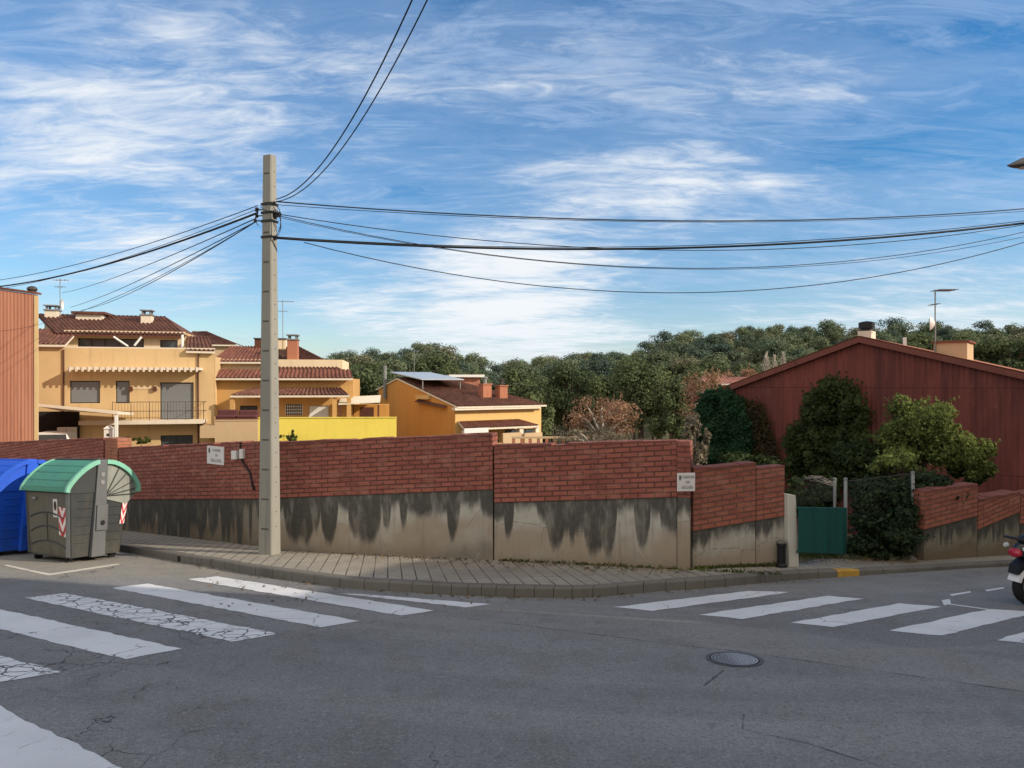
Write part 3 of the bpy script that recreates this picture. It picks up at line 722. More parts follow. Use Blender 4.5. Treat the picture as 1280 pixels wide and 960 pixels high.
def post(px, top, bot, off, label, r=.03, blk=False, dy=0.0):
    q = G(px, bot, off); q.y += dy; z1 = CAMZ-(top-480)/F*q.y; t = thing('fence_post', label, 'post', q, group=None)
    MB().tube([(0, 0, -.1), (0, 0, z1-q.z)], r, 10).build('tube', 'galv', t, smooth=True)
    MB().lathe((0, 0, z1-q.z), [(r+.004, -.03), (r+.004, .004), (r*.5, .014), (0, .015)], 10).build('cap', 'galv', t)
    if blk:
        MB().box(-.17, .2, -.16, .14, -.05, .055).build('footing', 'kerb', t, bevel=.02)
    return q, z1
p1, z1 = post(1057, 598, 695.5, .11, 'thin galvanised post on a concrete footing at the gate edge', .03, True)
p0, z0 = post(1048, 598, 690, .11, 'second thin galvanised post just behind the gate edge', .028, dy=.15)
p2, z2 = post(1141, 590, 697, .10, 'thin galvanised post standing in the dark ivy left of orange brick wall', .03)
# chain link between posts
def chain(a, za0, za1, b, zb0, zb1, label):
    t = thing('wire_fence', label, 'wire fence', (a.x, a.y, za0)); mb = MB(); L = (Vector((b.x, b.y, 0))-Vector((a.x, a.y, 0))).length
    a, b = Vector((a.x, a.y, 0)), Vector((b.x, b.y, 0)); s = .09; n = int(L/s)
    def pt(u, v): q = a.lerp(b, u); return (q.x, q.y, za0+(zb0-za0)*u+v*(za1-za0+(zb1-za1-zb0+za0)*u))
    m = max(2, int((za1-za0)/s))
    for i in range(-m, n):
        for dr in (1, -1):
            u0, v0, u1, v1 = i/n, (0 if dr > 0 else 1), (i+m)/n, (1 if dr > 0 else 0)
            if u1 <= 0: continue
            if u0 < 0: v0 += (v1-v0)*(-u0)/(u1-u0); u0 = 0
            if u1 > 1: v1 = v0+(v1-v0)*(1-u0)/(u1-u0); u1 = 1
            mb.tube([pt(u0, v0), pt(u1, v1)], .0014, 3, False)
    mb.build('mesh', 'chain', t, world=True)
    mb = MB(); mb.tube([pt(k/8, 1+random.uniform(-.015, .015)) for k in range(9)], .006, 5); mb.build('top_wire', 'chain', t, world=True)
chain(Vector((gA.x, gA.y+.1, 0)), zt0, gate_z(997, 600), Vector((p0.x, p0.y, 0)), zt1, z0, 'sagging wire mesh above the green gate')
chain(p1, p1.z+.1, z1-.05, p2, p2.z+.1, z2-.03, 'wire mesh fence swallowed by dark ivy right of the gate')

# ------------------------------------------------------------------ pole with hardware
pb = G(337, 692.5, .14); pole = thing('utility_pole', 'tall grey concrete utility pole standing on the pavement before the brick wall', 'utility pole', pb, R(-22))
PH = CAMZ+285/F*pb.y-pb.z
def sec(z):
    k = z/PH; return (.15-.055*k, .125-.05*k)
mb = MB()
rings_ = []
for k in range(9):
    z = -.2+(PH+.2)*k/8; a, b = sec(z); e = .018
    rings_.append([(-a+e, -b, z), (a-e, -b, z), (a, -b+e, z), (a, b-e, z), (a-e, b, z), (-a+e, b, z), (-a, b-e, z), (-a, -b+e, z)])
mb.loft(rings_); mb.build('shaft', 'concrete_pole', pole)
mb = MB(); z = .45
while z < PH-.3:
    a, b = sec(z); MB().box(-a*.55, a*.55, -b-.003, -b+.004, z, z+.028).build('climbing_slot', 'pole_dark', pole); z += .52
mb = MB(); z = .5
while z < PH-.2:
    a, b = sec(z); MB().lathe((a+.0025, .0, z), [(0, -.004), (.013, -.004), (.013, 0), (0, 0)], 8, 'x').build('bolt_hole', 'pole_dark', pole); z += .26
def pole_z(py): return CAMZ-(py-480)/F*pb.y-pb.z
zc = pole_z(268)
mb = MB(); a, b = sec(zc)
for zz in (zc+.17, zc+.02, zc-.13, pole_z(297)): MB().hexa([(-a-.012, -b-.012, zz-.02), (a+.012, -b-.012, zz-.02), (a+.012, b+.012, zz-.02), (-a-.012, b+.012, zz-.02)], [(-a-.012, -b-.012, zz+.02), (a+.012, -b-.012, zz+.02), (a+.012, b+.012, zz+.02), (-a-.012, b+.012, zz+.02)]).build('clamp_band', 'black', pole)
WMp = WM[pole.name]; ip = WMp.inverted()
def pw(px, py, dy=0.0): q = at(px, py, pb.y+dy); return ip @ q
for (px, py, dy, r) in ((321, 262, -.02, .035), (319, 276, .0, .03), (321, 270, .05, .03), (345, 268, -.05, .05), (349, 268, -.02, .04), (344, 297, -.05, .035), (343, 254, -.05, .028)):
    q = pw(px, py, dy); mb = MB(); mb.lathe(q, [(0, -r), (r*.8, -r), (r, -r*.3), (r*.55, 0), (r, r*.3), (r*.7, r), (0, r)], 10); mb.build('insulator', 'black', pole, smooth=False)
    c_ = Vector((0, 0, q.z)); MB().tube([c_.lerp(q, .35), q], .012, 6).build('bracket', 'rust', pole)
# loose jumper loops round the head
mb = MB()
for (x0, y0, x1, y1, x2, y2) in ((346, 262, 357, 278, 344, 296), (349, 270, 355, 286, 345, 297), (322, 264, 316, 274, 323, 282), (344, 256, 352, 262, 349, 268), (326, 258, 334, 268, 345, 262)):
    P = [pw(x0, y0, -.15), pw(x1, y1, -.16), pw(x2, y2, -.15)]
    mb.tube([P[0]*(1-t)**2+P[1]*2*t*(1-t)+P[2]*t*t for t in [k/10 for k in range(11)]], .007, 5)
mb.build('jumper_wire', 'cable', pole)
# low cable conduit and its boxes on the wall left of the pole
def on_wl(px, py, k=.0): q = wz(px, py, WL, DL); n = Vector((DL.y, -DL.x, 0)); n = n if n.y < 0 else -n; return q+n*k
t = thing('conduit', 'thin dark conduit running from white boxes down toward the pole', 'conduit', on_wl(302, 565, .03))
MB().tube([on_wl(302, 553, .03), on_wl(302, 572, .035), on_wl(307, 580, .035), on_wl(314, 590, .035), on_wl(317, 602, .04), on_wl(320, 612, .05)], .018, 7).build('pipe', 'black', t, world=True, smooth=True)
for (x0, x1, y0, y1, lab) in ((293, 299.5, 563, 574, 'small white meter box left of the dark conduit'), (303, 307.5, 561, 573, 'small white meter box right of the dark conduit')):
    P = [on_wl(x0, y1, .016), on_wl(x1, y1, .016), on_wl(x1, y0, .016), on_wl(x0, y0, .016)]; n = on_wl(x0, y0, .06)-on_wl(x0, y0, 0)
    t = thing('meter_box', lab, 'meter box', P[0]); MB().hexa([p for p in P], [p+n for p in P]).build('housing', 'box_white', t, world=True, bevel=.006)
    Q = [P[0].lerp(P[2], .12)+n*1.04, P[1].lerp(P[3], .12)+n*1.04, P[2].lerp(P[0], .12)+n*1.04, P[3].lerp(P[1], .12)+n*1.04]
    MB().poly(Q).build('lid', 'sign', t, world=True)

# street signs ------------------------------------------------------
def text(body, size, origin, xd, zd, mat, parent, name='lettering'):
    cu = bpy.data.curves.new(name, 'FONT'); cu.body = body; cu.size = size; cu.align_x = 'CENTER'; cu.align_y = 'CENTER'; cu.extrude = .0008
    o = bpy.data.objects.new(name, cu); COL.objects.link(o)
    dg = bpy.context.evaluated_depsgraph_get(); me = bpy.data.meshes.new_from_object(o.evaluated_get(dg)); bpy.data.objects.remove(o)
    yd = xd.cross(zd); Mx = Matrix((xd, zd, -yd)).transposed().to_4x4(); Mx.translation = origin
    me.transform(WM[parent.name].inverted() @ Mx); me.materials.clear(); me.materials.append(M[mat])
    o = bpy.data.objects.new(name, me); COL.objects.link(o); o.parent = parent; return o
def sign(label, c, xd, nrm, w, h):
    zd = Vector((0, 0, 1)); t = thing('street_sign', label, 'street sign', c-zd*h/2)
    def P(x, z, k): return c+xd*x+zd*z+nrm*k
    MB().hexa([P(-w/2, -h/2, 0), P(w/2, -h/2, 0), P(w/2, -h/2, .02), P(-w/2, -h/2, .02)], [P(-w/2, h/2, 0), P(w/2, h/2, 0), P(w/2, h/2, .02), P(-w/2, h/2, .02)]).build('plate', 'sign', t, world=True, bevel=.004)
    text('CARRER', h*.21, P(w*.08, h*.27, .022), xd, zd, 'ink', t); text('DE', h*.19, P(w*.08, h*.0, .022), xd, zd, 'ink', t)
    # the street's name itself cannot be read in the photograph: a row of letter-like strokes of its length
    mb = MB(); rr = random.Random(3)
    for i in range(8):
        x = -w*.26+i*w*.083; 
        for k in range(2):
            xx = x+k*w*.04; z0 = -h*.36; z1 = -h*.20
            if rr.random() < .35: z1 = -h*.28
            mb.hexa([P(xx, z0, .0205), P(xx+w*.014, z0, .0205), P(xx+w*.014, z0, .0225), P(xx, z0, .0225)], [P(xx, z1, .0205), P(xx+w*.014, z1, .0205), P(xx+w*.014, z1, .0225), P(xx, z1, .0225)])
        z = -h*(.36 if i % 2 else .215); mb.hexa([P(x, z, .0207), P(x+w*.05, z, .0207), P(x+w*.05, z, .0227), P(x, z, .0227)], [P(x, z+h*.025, .0207), P(x+w*.05, z+h*.025, .0207), P(x+w*.05, z+h*.025, .0227), P(x, z+h*.025, .0227)])
    mb.build('name_line', 'ink', t, world=True)
    mb = MB(); n = 14; cx, cz = -w*.35, h*.24
    mb.poly([P(cx+math.cos(2*math.pi*j/n)*w*.055, cz+math.sin(2*math.pi*j/n)*h*.15, .0222) for j in range(n)]); mb.build('emblem', 'ink', t, world=True)
nl = (on_wl(270, 568, 1)-on_wl(270, 568, 0)).normalized()
sign('white street name plate on brick wall left of the pole', on_wl(271, 569, .016), -DL, nl, .60, .37)
cq = wz(855, 601.5, WA, DW); nw = Vector((DW.y, -DW.x, 0)); nw = nw if nw.y < 0 else -nw
xr = Vector((.995, .10, 0)).normalized(); sign('white street name plate on the corner pier', cq+nw*.07+Vector((.03, -.02, 0)), xr, Vector((xr.y, -xr.x, 0)), .275, .275)

# ------------------------------------------------------------------ cables
def cable(label, P, r=.009, group=None, e0=0.0, e1=1.0):
    """parabola through three points, run from t=e0 to t=e1"""
    A, B, C_ = P; kx = B.x/B.y; bz = (B.z-CAMZ)/B.y; tl = (kx*A.y-A.x)/((C_.x-A.x)-kx*(C_.y-A.y)); B = A.lerp(C_, tl); B = Vector((B.x, B.y, CAMZ+bz*B.y)); tb = (Vector((B.x, B.y, 0))-Vector((A.x, A.y, 0))).length/max(1e-6, (Vector((C_.x, C_.y, 0))-Vector((A.x, A.y, 0))).length)
    def q(t):
        p = A.lerp(C_, t); lin = A.z+(C_.z-A.z)*t; lb = A.z+(C_.z-A.z)*tb; k = (B.z-lb)/(tb*(tb-1)); p = Vector((p.x, p.y, lin+k*t*(t-1))); return p
    t_ = thing('cable', label, 'cable', A, group=group)
    MB().tube([q(e0+(e1-e0)*k/40) for k in range(41)], r, 5).build('wire', 'cable', t_, world=True, smooth=True)
PY = pb.y
def yr(px, y1=15.5): return PY+(y1-PY)*((px-345)/935.0)       # depth along a cable running right
def cr(label, a, b, c, r, y1=15.5, ext=1.45): cable(label, (at(*a, PY-.12), at(*b, yr(b[0], y1)), at(*c, yr(c[0], y1))), r, e1=ext)
cr('uppermost black cable from pole to right edge', (345, 252), (800, 275.5), (1280, 261), .012)
cr('thin cable just under the uppermost one, to right edge', (347, 256), (800, 277), (1280, 264), .006, 15.8)
cr('thin grey cable sagging from the large insulator to right edge', (350, 268), (800, 312), (1280, 281), .008, 15.0)
cr('second thin cable from the large insulator, sagging a little lower', (350, 270), (800, 334), (1280, 290), .007, 14.6)
cr('third thin cable from the large insulator, lowest of that bunch', (350, 272), (760, 333), (1280, 296), .005, 14.4)
cr('thickest black cable, twisted, leaving the pole at its lower clamp', (345, 297.5), (740, 311.5), (1280, 279), .021, 14.0)
cr('thin cable lying on the thickest one', (345, 296), (740, 309), (1280, 276), .007, 13.9)
cr('lowest deep sagging thin cable right of pole', (380, 303), (830, 366), (1280, 303), .008, 14.2)
def cu(label, a, b, c, r, y1, y2): cable(label, (at(*a, PY-.1), at(*b, y1), at(*c, y2)), r, e1=1.5)
cu('left one of two cables rising overhead toward the viewer', (345, 249), (430, 165), (515, 0), .009, 10.2, 7.6)
cu('right one of two cables rising overhead toward the viewer', (346, 252), (442, 165), (534, 0), .008, 10.2, 7.5)
def cl(label, a, b, c, r, y2=20.0, ext=1.3):
    m = (a[0]-b[0])/(a[0]-c[0]); yb = 1/((1-m)/PY+m/y2)
    cable(label, (at(*a, PY), at(*b, yb), at(*c, y2)), r, e1=ext)
cl('thick black cable from pole to left edge', (322, 266), (175, 318), (0, 358), .020)
cl('thin cable above the thick one, reaching left edge', (322, 257), (175, 308), (0, 350), .008)
cl('thin cable below the thick one, reaching left edge', (320, 262), (175, 316), (0, 361), .006)
HY = 38.5
for lab, b, c in (('thin cable from pole toward the antenna of the cream house', (200, 325), (78, 366)), ('thin cable from pole toward the cream house roof, middle of three', (200, 338), (88, 384)), ('thin cable from pole toward the cream house roof, lowest of three', (205, 345), (100, 388)), ('pale thin cable dropping from pole past the terracotta wall', (190, 350), (0, 414))):
    cl(lab, (320, 277 if b[1] > 330 else 273), b, c, .010 if c[0] else .006, HY if c[0] else 24.0, 1.0 if c[0] else 1.2)

# ------------------------------------------------------------------ containers
def copy_tree(o, parent=None):
    c = o.copy(); COL.objects.link(c); WM[c.name] = WM.get(o.name, Matrix.Identity(4)).copy()
    if parent is not None: c.parent = parent
    for ch in list(o.children): copy_tree(ch, c)
    return c
def container(label, loc, yaw, lidm, rimm, bodym, frontm, fanm, blue=False):
    t = thing('waste_container', label, 'waste container', loc, yaw, 'street waste containers', tilt=-math.atan(SL)*.8)
    Lb, Wb, Lt, Wt = .70, .52, .74, .63
    def ring(z, k): 
        a = Lb+(Lt-Lb)*k; b = Wb+(Wt-Wb)*k; e = .05
        return [(-a+e, -b, z), (a-e, -b, z), (a, -b+e, z), (a, b-e, z), (a-e, b, z), (-a+e, b, z), (-a, b-e, z), (-a, -b+e, z)]
    zs = [.10, .16, .30, .62, .95, 1.24]
    MB().loft([ring(z, (z-.1)/1.14) for z in zs]).build('body', bodym, t)
    # front skin, olive from warm reflected light put into its colour, with arched ribs
    def fr(x, z, d=.004): k = (z-.1)/1.14; return (x*(Lb+(Lt-Lb)*k-.06), -(Wb+(Wt-Wb)*k)-d, z)
    mb = MB(); mb.poly([fr(-1, .13), fr(1, .13), fr(1, 1.22), fr(-1, 1.22)]); mb.build('front_skin', frontm, t)
    mb = MB()
    for z0, up, x0 in ((.28, .10, .93), (.52, .12, .9), (.78, .10, .9)):
        mb.tube([fr(-x0+2*x0*k/12, z0+up*(1-((k-6)/6)**2), .006) for k in range(13)], .014, 5)
    mb.tube([fr(0, .38, .006), fr(0, .86, .006)], .012, 5)
    mb.build('front_rib', bodym, t)
    mb = MB()
    for s in (-1, 1):
        for z in (.35, .5, .65, .8, .95, 1.08):
            k = (z-.1)/1.14; a = Lb+(Lt-Lb)*k
            for y0, y1 in ((-.44, -.16), (.16, .44)): MB().tube([(s*(a+.004), y0, z), (s*(a+.004), y1, z)], .009, 5).build('end_rib', bodym, t)
    mb = MB(); 
    for s in (-1, 1): MB().hexa([(s*.66, -.565, .12), (s*.715, -.52, .12), (s*.70, -.50, .12), (s*.65, -.53, .12)], [(s*.70, -.66, 1.24), (s*.76, -.63, 1.24), (s*.74, -.6, 1.24), (s*.69, -.63, 1.24)]).build('corner_strip', 'bin_steel' if not blue else bodym, t)
    # lids: two shells hinged on the central spine
    for s in (-1, 1):
        prof = [(.70, 1.25), (.685, 1.33), (.60, 1.45), (.47, 1.58), (.32, 1.69), (.17, 1.765), (.08, 1.79)]
        if s > 0: prof = [(.80, 1.20), (.80, 1.30), (.735, 1.43), (.60, 1.585), (.43, 1.70), (.24, 1.775), (.08, 1.79)]
        prof = [(p.x, p.z) for p in catmull([Vector((y, 0, z)) for y, z in prof], 3)]
        mb = MB(); n = len(prof); xx = [-.79]+[-.79+1.58*k/14 for k in range(1, 14)]+[.79]
        for i in range(n-1):
            (y0, z0), (y1, z1) = prof[i], prof[i+1]
            for j in range(len(xx)-1):
                mb.poly([(xx[j], s*y0, z0), (xx[j+1], s*y0, z0), (xx[j+1], s*y1, z1), (xx[j], s*y1, z1)])
                mb.poly([(xx[j], s*(y0-.035), z0-.012), (xx[j+1], s*(y0-.035), z0-.012), (xx[j+1], s*max(y1-.035, .03), z1-.03), (xx[j], s*max(y1-.035, .03), z1-.03)])
        lid = mb.build('lid', lidm, t)
        mb = MB()
        for i in (3, 6, 9, 12): mb.tube([(-.72, s*prof[i][0], prof[i][1]+.002), (.72, s*prof[i][0], prof[i][1]+.002)], .007, 5)
        mb.build('lid_ridge', lidm, lid)
        for e in (-1, 1):
            mb = MB(); cx = e*.79; rg = []
            for i in range(n):
                (ya, za), (yb, zb_) = prof[max(0, i-1)], prof[min(n-1, i+1)]; ty, tz = yb-ya, zb_-za; l = math.hypot(ty, tz); ny, nz_ = tz/l, -ty/l
                if nz_ < 0 or ny < 0: ny, nz_ = abs(ny), abs(nz_)
                y, z = prof[i]; o1, o2 = .014, -.062
                rg.append([(cx-.035, s*max(.02, y+ny*o1), z+nz_*o1), (cx+.035, s*max(.02, y+ny*o1), z+nz_*o1), (cx+.035, s*max(.02, y+ny*o2), z+nz_*o2), (cx-.035, s*max(.02, y+ny*o2), z+nz_*o2)])
            mb.loft(rg)
            mb.build('lid_rim', rimm, lid)
            # fan panel closing the end below the lid
            mb = MB(); fx = e*.757; pts = [(y-.05, z-.03) for y, z in prof]; hub = (.07, 1.10 if s > 0 else 1.22)
            for i in range(n-1): mb.poly([(fx, s*hub[0], hub[1]), (fx, s*pts[i][0], pts[i][1]), (fx, s*max(.07, pts[i+1][0]), pts[i+1][1])])
            if s > 0: mb.poly([(fx, s*hub[0], hub[1]), (fx, s*.55, .98), (fx, s*pts[0][0], pts[0][1])])
            mb.build('fan_panel', fanm if s > 0 else ('bin_dark' if not blue else bodym), lid)
            if s > 0:
                mb = MB()
                for i in (0, 3, 6, 9, 12): mb.tube([(fx+e*.016, s*.10, hub[1]+.05), (fx+e*.016, s*pts[i][0]*.96, pts[i][1]-.01)], .010, 5)
                mb.build('fan_rib', 'bin_grey', lid)
    # lifting post on each end
    for e in (-1, 1):
        x = e*.755; mb = MB(); mb.hexa([(x-.06, -.15, .08), (x+.05, -.15, .08), (x+.05, .13, .08), (x-.06, .13, .08)], [(x-.05, -.10, 1.80), (x+.05, -.10, 1.80), (x+.05, .10, 1.80), (x-.05, .10, 1.80)])
        p_ = mb.build('lifting_post', 'bin_steel' if not blue else bodym, t, bevel=.015)
        mb = MB(); mb.box(x-.02+e*.04, x+.045+e*.04, -.10, .12, .55, 1.0); mb.build('pin_plate', 'bin_steel' if not blue else bodym, p_)
        mb = MB(); mb.lathe((x+e*.085, .02, .68), [(0, -.015), (.045, -.015), (.045, .012), (0, .012)], 12, 'x'); mb.build('pin_hole', 'black', p_)
        for z in (1.40, 1.54): MB().lathe((x+e*.052, 0, z), [(0, -.01), (.042, -.01), (.042, .01), (0, .01)], 14, 'x').build('reflector', 'galv', p_)
    MB().box(-.76, .76, -.085, .085, 1.775, 1.815).build('spine', 'bin_dark' if not blue else bodym, t, bevel=.01)
    for sx in (-1, 1):
        for sy in (-1, 1):
            w_ = MB().lathe((sx*.55, sy*.42, .06), [(0, -.025), (.075, -.025), (.075, .025), (0, .025)], 14, 'x').build('castor', 'tyre', t)
            MB().box(sx*.55-.04, sx*.55+.04, sy*.42-.03, sy*.42+.03, .07, .13).build('fork', 'galv', w_)
    if not blue:
        # notices and chevrons on the front
        def fq(x0, x1, z0, z1, d): return [fr(x0, z0, d), fr(x1, z0, d), fr(x1, z1, d), fr(x0, z1, d)]
        st = MB().poly(fq(.34, .56, .80, 1.12, .010)).build('sticker', 'sign', t)
        n = 16; MB().poly([fr(.45+.07*math.cos(2*math.pi*j/n), 1.0+.085*math.sin(2*math.pi*j/n), .013) for j in range(n)]).build('pictogram', 'rust', st)
        MB().poly(fq(.38, .52, .83, .855, .013)).build('text_line', 'ink', st)
        for x0 in (.62,): MB().poly([fr(x0, .50, .012), fr(x0+.36, .46, .012), fr(x0+.36, .97, .012), fr(x0, .99, .012)], [(0, 0), (1, 0), (1, 1), (0, 1)]).build('chevron_strip', 'chevron', t)
        a = .735; MB().poly([(a, .44, .62), (a, .535, .62), (a+.02, .58, 1.0), (a+.02, .47, 1.0)], [(0, 0), (1, 0), (1, 1), (0, 1)]).build('chevron_strip', 'chevron', t)
        MB().box(-.45, -.33, -.66, -.64, 1.10, 1.14).build('latch', 'galv', t)
    return t
ctr = Vector((-8.02, 13.22, 0))
cb_ = container('grey street waste container with green lids and red chevron strips', (ctr.x, ctr.y, gz(ctr.y, .0)), R(-29), 'bin_green', 'bin_rim', 'bin_dark', 'bin_warm_lit', 'bin_fan')
cb_.scale = (.9, .9, 1)
container('blue street waste container at the left edge behind the green one', (-9.95, 14.15, gz(14.15)), R(-29), 'bin_blue', 'bin_blue', 'bin_blue', 'bin_blue', 'bin_blue', True)

# ------------------------------------------------------------------ motor scooter at the right edge
sp = G(1284, 756); sc = thing('motor_scooter', 'black motor scooter with red tail light and white fender, cut by the right edge', 'motor scooter', sp, R(14))
def wheel(x, y, name='wheel'):
    mb = MB(); r0, r1 = .185, .055; n, m = 28, 10
    rings_ = []
    for i in range(n):
        a = 2*math.pi*i/n
        rings_.append([(x+math.cos(a)*(r0+r1*math.cos(2*math.pi*j/m)), y+r1*1.05*math.sin(2*math.pi*j/m), .24+math.sin(a)*(r0+r1*math.cos(2*math.pi*j/m))) for j in range(m)])
    mb.loft(rings_+[rings_[0]], cap=False); w = mb.build(name, 'tyre', sc, smooth=True)
    mb = MB(); mb.lathe((x, y, .24), [(0, -.03), (.04, -.05), (.05, -.03), (.13, -.03), (.145, -.045), (.145, .045), (.13, .03), (.05, .03), (.04, .05), (0, .05)], 20, 'y'); mb.build('rim', 'bin_steel', w)
    return w
wheel(.03, 0); wheel(1.36, 0)
def blob(name, rings_, mat, par=sc, sm=True, sub=2):
    mb = MB()
    R_ = []
    for (x, y, z, w, h) in rings_: R_.append([(x, y+w*math.cos(2*math.pi*j/12)*(1 if abs(math.cos(2*math.pi*j/12)) < .9 else .98), z+h*math.sin(2*math.pi*j/12)) for j in range(12)])
    mb.loft(R_); o = mb.build(name, mat, par, smooth=True)
    if sub: s_ = o.modifiers.new('s', 'SUBSURF'); s_.levels = s_.render_levels = 1
    return o
blob('rear_body', [(-.20, 0, .69, .03, .05), (-.14, 0, .69, .10, .10), (.05, 0, .66, .15, .15), (.3, 0, .60, .17, .20), (.55, 0, .50, .15, .20), (.68, 0, .42, .12, .10)], 'scooter')
blob('seat', [(-.13, 0, .80, .06, .04), (0, 0, .83, .13, .06), (.3, 0, .81, .15, .06), (.45, 0, .77, .13, .06), (.62, 0, .76, .12, .06), (.72, 0, .73, .07, .05)], 'black')
blob('floorboard', [(.45, 0, .27, .16, .06), (.7, 0, .25, .18, .05), (1.0, 0, .27, .18, .05), (1.1, 0, .34, .15, .06)], 'scooter')
blob('front_shield', [(1.02, 0, .30, .17, .05), (1.06, 0, .5, .22, .06), (1.10, 0, .75, .23, .07), (1.05, 0, .95, .16, .08), (1.03, 0, 1.02, .08, .04)], 'scooter')
blob('engine_case', [(-.03, .11, .25, .05, .07), (.15, .12, .25, .06, .10), (.38, .12, .28, .06, .12), (.55, .1, .32, .05, .08)], 'bin_steel')
blob('exhaust', [(-.1, -.15, .30, .045, .045), (.05, -.16, .29, .06, .06), (.3, -.15, .27, .06, .06), (.42, -.12, .26, .03, .03)], 'chrome')
mb = MB()
for i in range(9):
    a0, a1 = R(38+i*14), R(38+(i+1)*14)
    def q(a, y, r=.265): return (.03+r*math.cos(a), y, .24+r*math.sin(a))
    mb.poly([q(a0, -.075), q(a1, -.075), q(a1, .075), q(a0, .075)]); mb.poly([q(a0, -.075), q(a0, -.08, .22), q(a1, -.08, .22), q(a1, -.075)]); mb.poly([q(a0, .075), q(a0, .08, .22), q(a1, .08, .22), q(a1, .075)])
mb.build('rear_fender', 'scooter_white', sc)
blob('tail_light', [(-.235, 0, .655, .05, .035), (-.215, 0, .66, .095, .06), (-.13, 0, .665, .10, .065)], 'tail_red')
MB().hexa([(-.22, -.07, .40), (-.02, -.07, .52), (-.02, .07, .52), (-.22, .07, .40)], [(-.20, -.07, .50), (-.02, -.07, .62), (-.02, .07, .62), (-.20, .07, .50)]).build('plate_holder', 'black', sc)
MB().tube([(-.02, -.14, .80), (-.2, -.14, .84), (-.26, -.06, .85), (-.26, .06, .85), (-.2, .14, .84), (-.02, .14, .80)], .014, 7).build('grab_rail', 'black', sc, smooth=True)
MB().tube([(1.36, 0, .24), (1.20, 0, .75), (1.08, 0, 1.02)], .035, 8).build('fork', 'black', sc, smooth=True)
MB().tube([(1.0, -.34, 1.04), (1.06, -.12, 1.05), (1.06, .12, 1.05), (1.0, .34, 1.04)], .017, 7).build('handlebar', 'black', sc, smooth=True)
for s in (-1, 1):
    MB().tube([(1.03, s*.25, 1.05), (1.08, s*.32, 1.22)], .007, 5).build('mirror_stem', 'black', sc); MB().lathe((1.08, s*.36, 1.26), [(0, -.012), (.055, -.012), (.062, 0), (.05, .016), (0, .02)], 14, 'x').build('mirror', 'black', sc)
    MB().lathe((-.17, s*.13, .73), [(0, -.03), (.025, -.03), (.03, 0), (.02, .02), (0, .03)], 10, 'x').build('turn_signal', 'lens', sc)
mb = MB(); mb.sheet((1.12, -.19, .98), (1.12, .19, .98), (.98, .14, 1.42), (.98, -.14, 1.42), 2, .02); mb.build('windscreen', 'glass', sc)
MB().lathe((1.17, 0, .86), [(0, -.03), (.07, -.02), (.06, .02), (0, .03)], 14, 'x').build('headlight', 'lens', sc)
mb = MB()
for i in range(6):
    a0, a1 = R(40+i*18), R(40+(i+1)*18); mb.poly([(1.36+.265*math.cos(a0), -.07, .24+.265*math.sin(a0)), (1.36+.265*math.cos(a1), -.07, .24+.265*math.sin(a1)), (1.36+.265*math.cos(a1), .07, .24+.265*math.sin(a1)), (1.36+.265*math.cos(a0), .07, .24+.265*math.sin(a0))])
mb.build('front_fender', 'scooter', sc)
MB().tube([(.45, -.1, .2), (.38, -.2, .02)], .012, 6).build('side_stand', 'rust', sc)

# ------------------------------------------------------------------ street lamp
LY = 13.3; tip = at(1259, 207, LY); lb = Vector((tip.x+1.75, LY+.35, 0)); lb.z = gz(lb.y, .1)
lamp = thing('street_lamp', 'grey street lamp head reaching in at the right edge', 'street lamp', lb)
zl = tip.z-lb.z
MB().tube([(0, 0, 0), (0, 0, zl*.5), (0, 0, zl-.1)], [.075, .06, .045], 12).build('pole', 'galv', lamp, smooth=True)
MB().tube([(0, 0, zl-.2), (-.25, -.06, zl+.02), (-.7, -.15, zl+.05), (-1.1, -.22, zl+.04)], .028, 8).build('arm', 'galv', lamp, smooth=True)
hx = tip.x-lb.x; hy = tip.y-lb.y
Rr = []
for k, (w, up, dn) in enumerate(((.01, .01, .01), (.09, .07, .03), (.14, .13, .035), (.16, .165, .035), (.15, .16, .035), (.10, .11, .03), (.05, .06, .04))):
    x = hx+k*.12; Rr.append([(x, hy+w*math.cos(t), zl+(up if math.sin(t) > 0 else dn)*math.sin(t)) for t in [2*math.pi*j/14 for j in range(14)]])
hd = MB().loft(Rr).build('head', 'lamp_grey', lamp, smooth=True)
MB().lathe((hx+.33, hy, zl-.036), [(0, -.012), (.1, -.008), (.11, .004), (0, .006)], 16).build('lens', 'lens', hd)

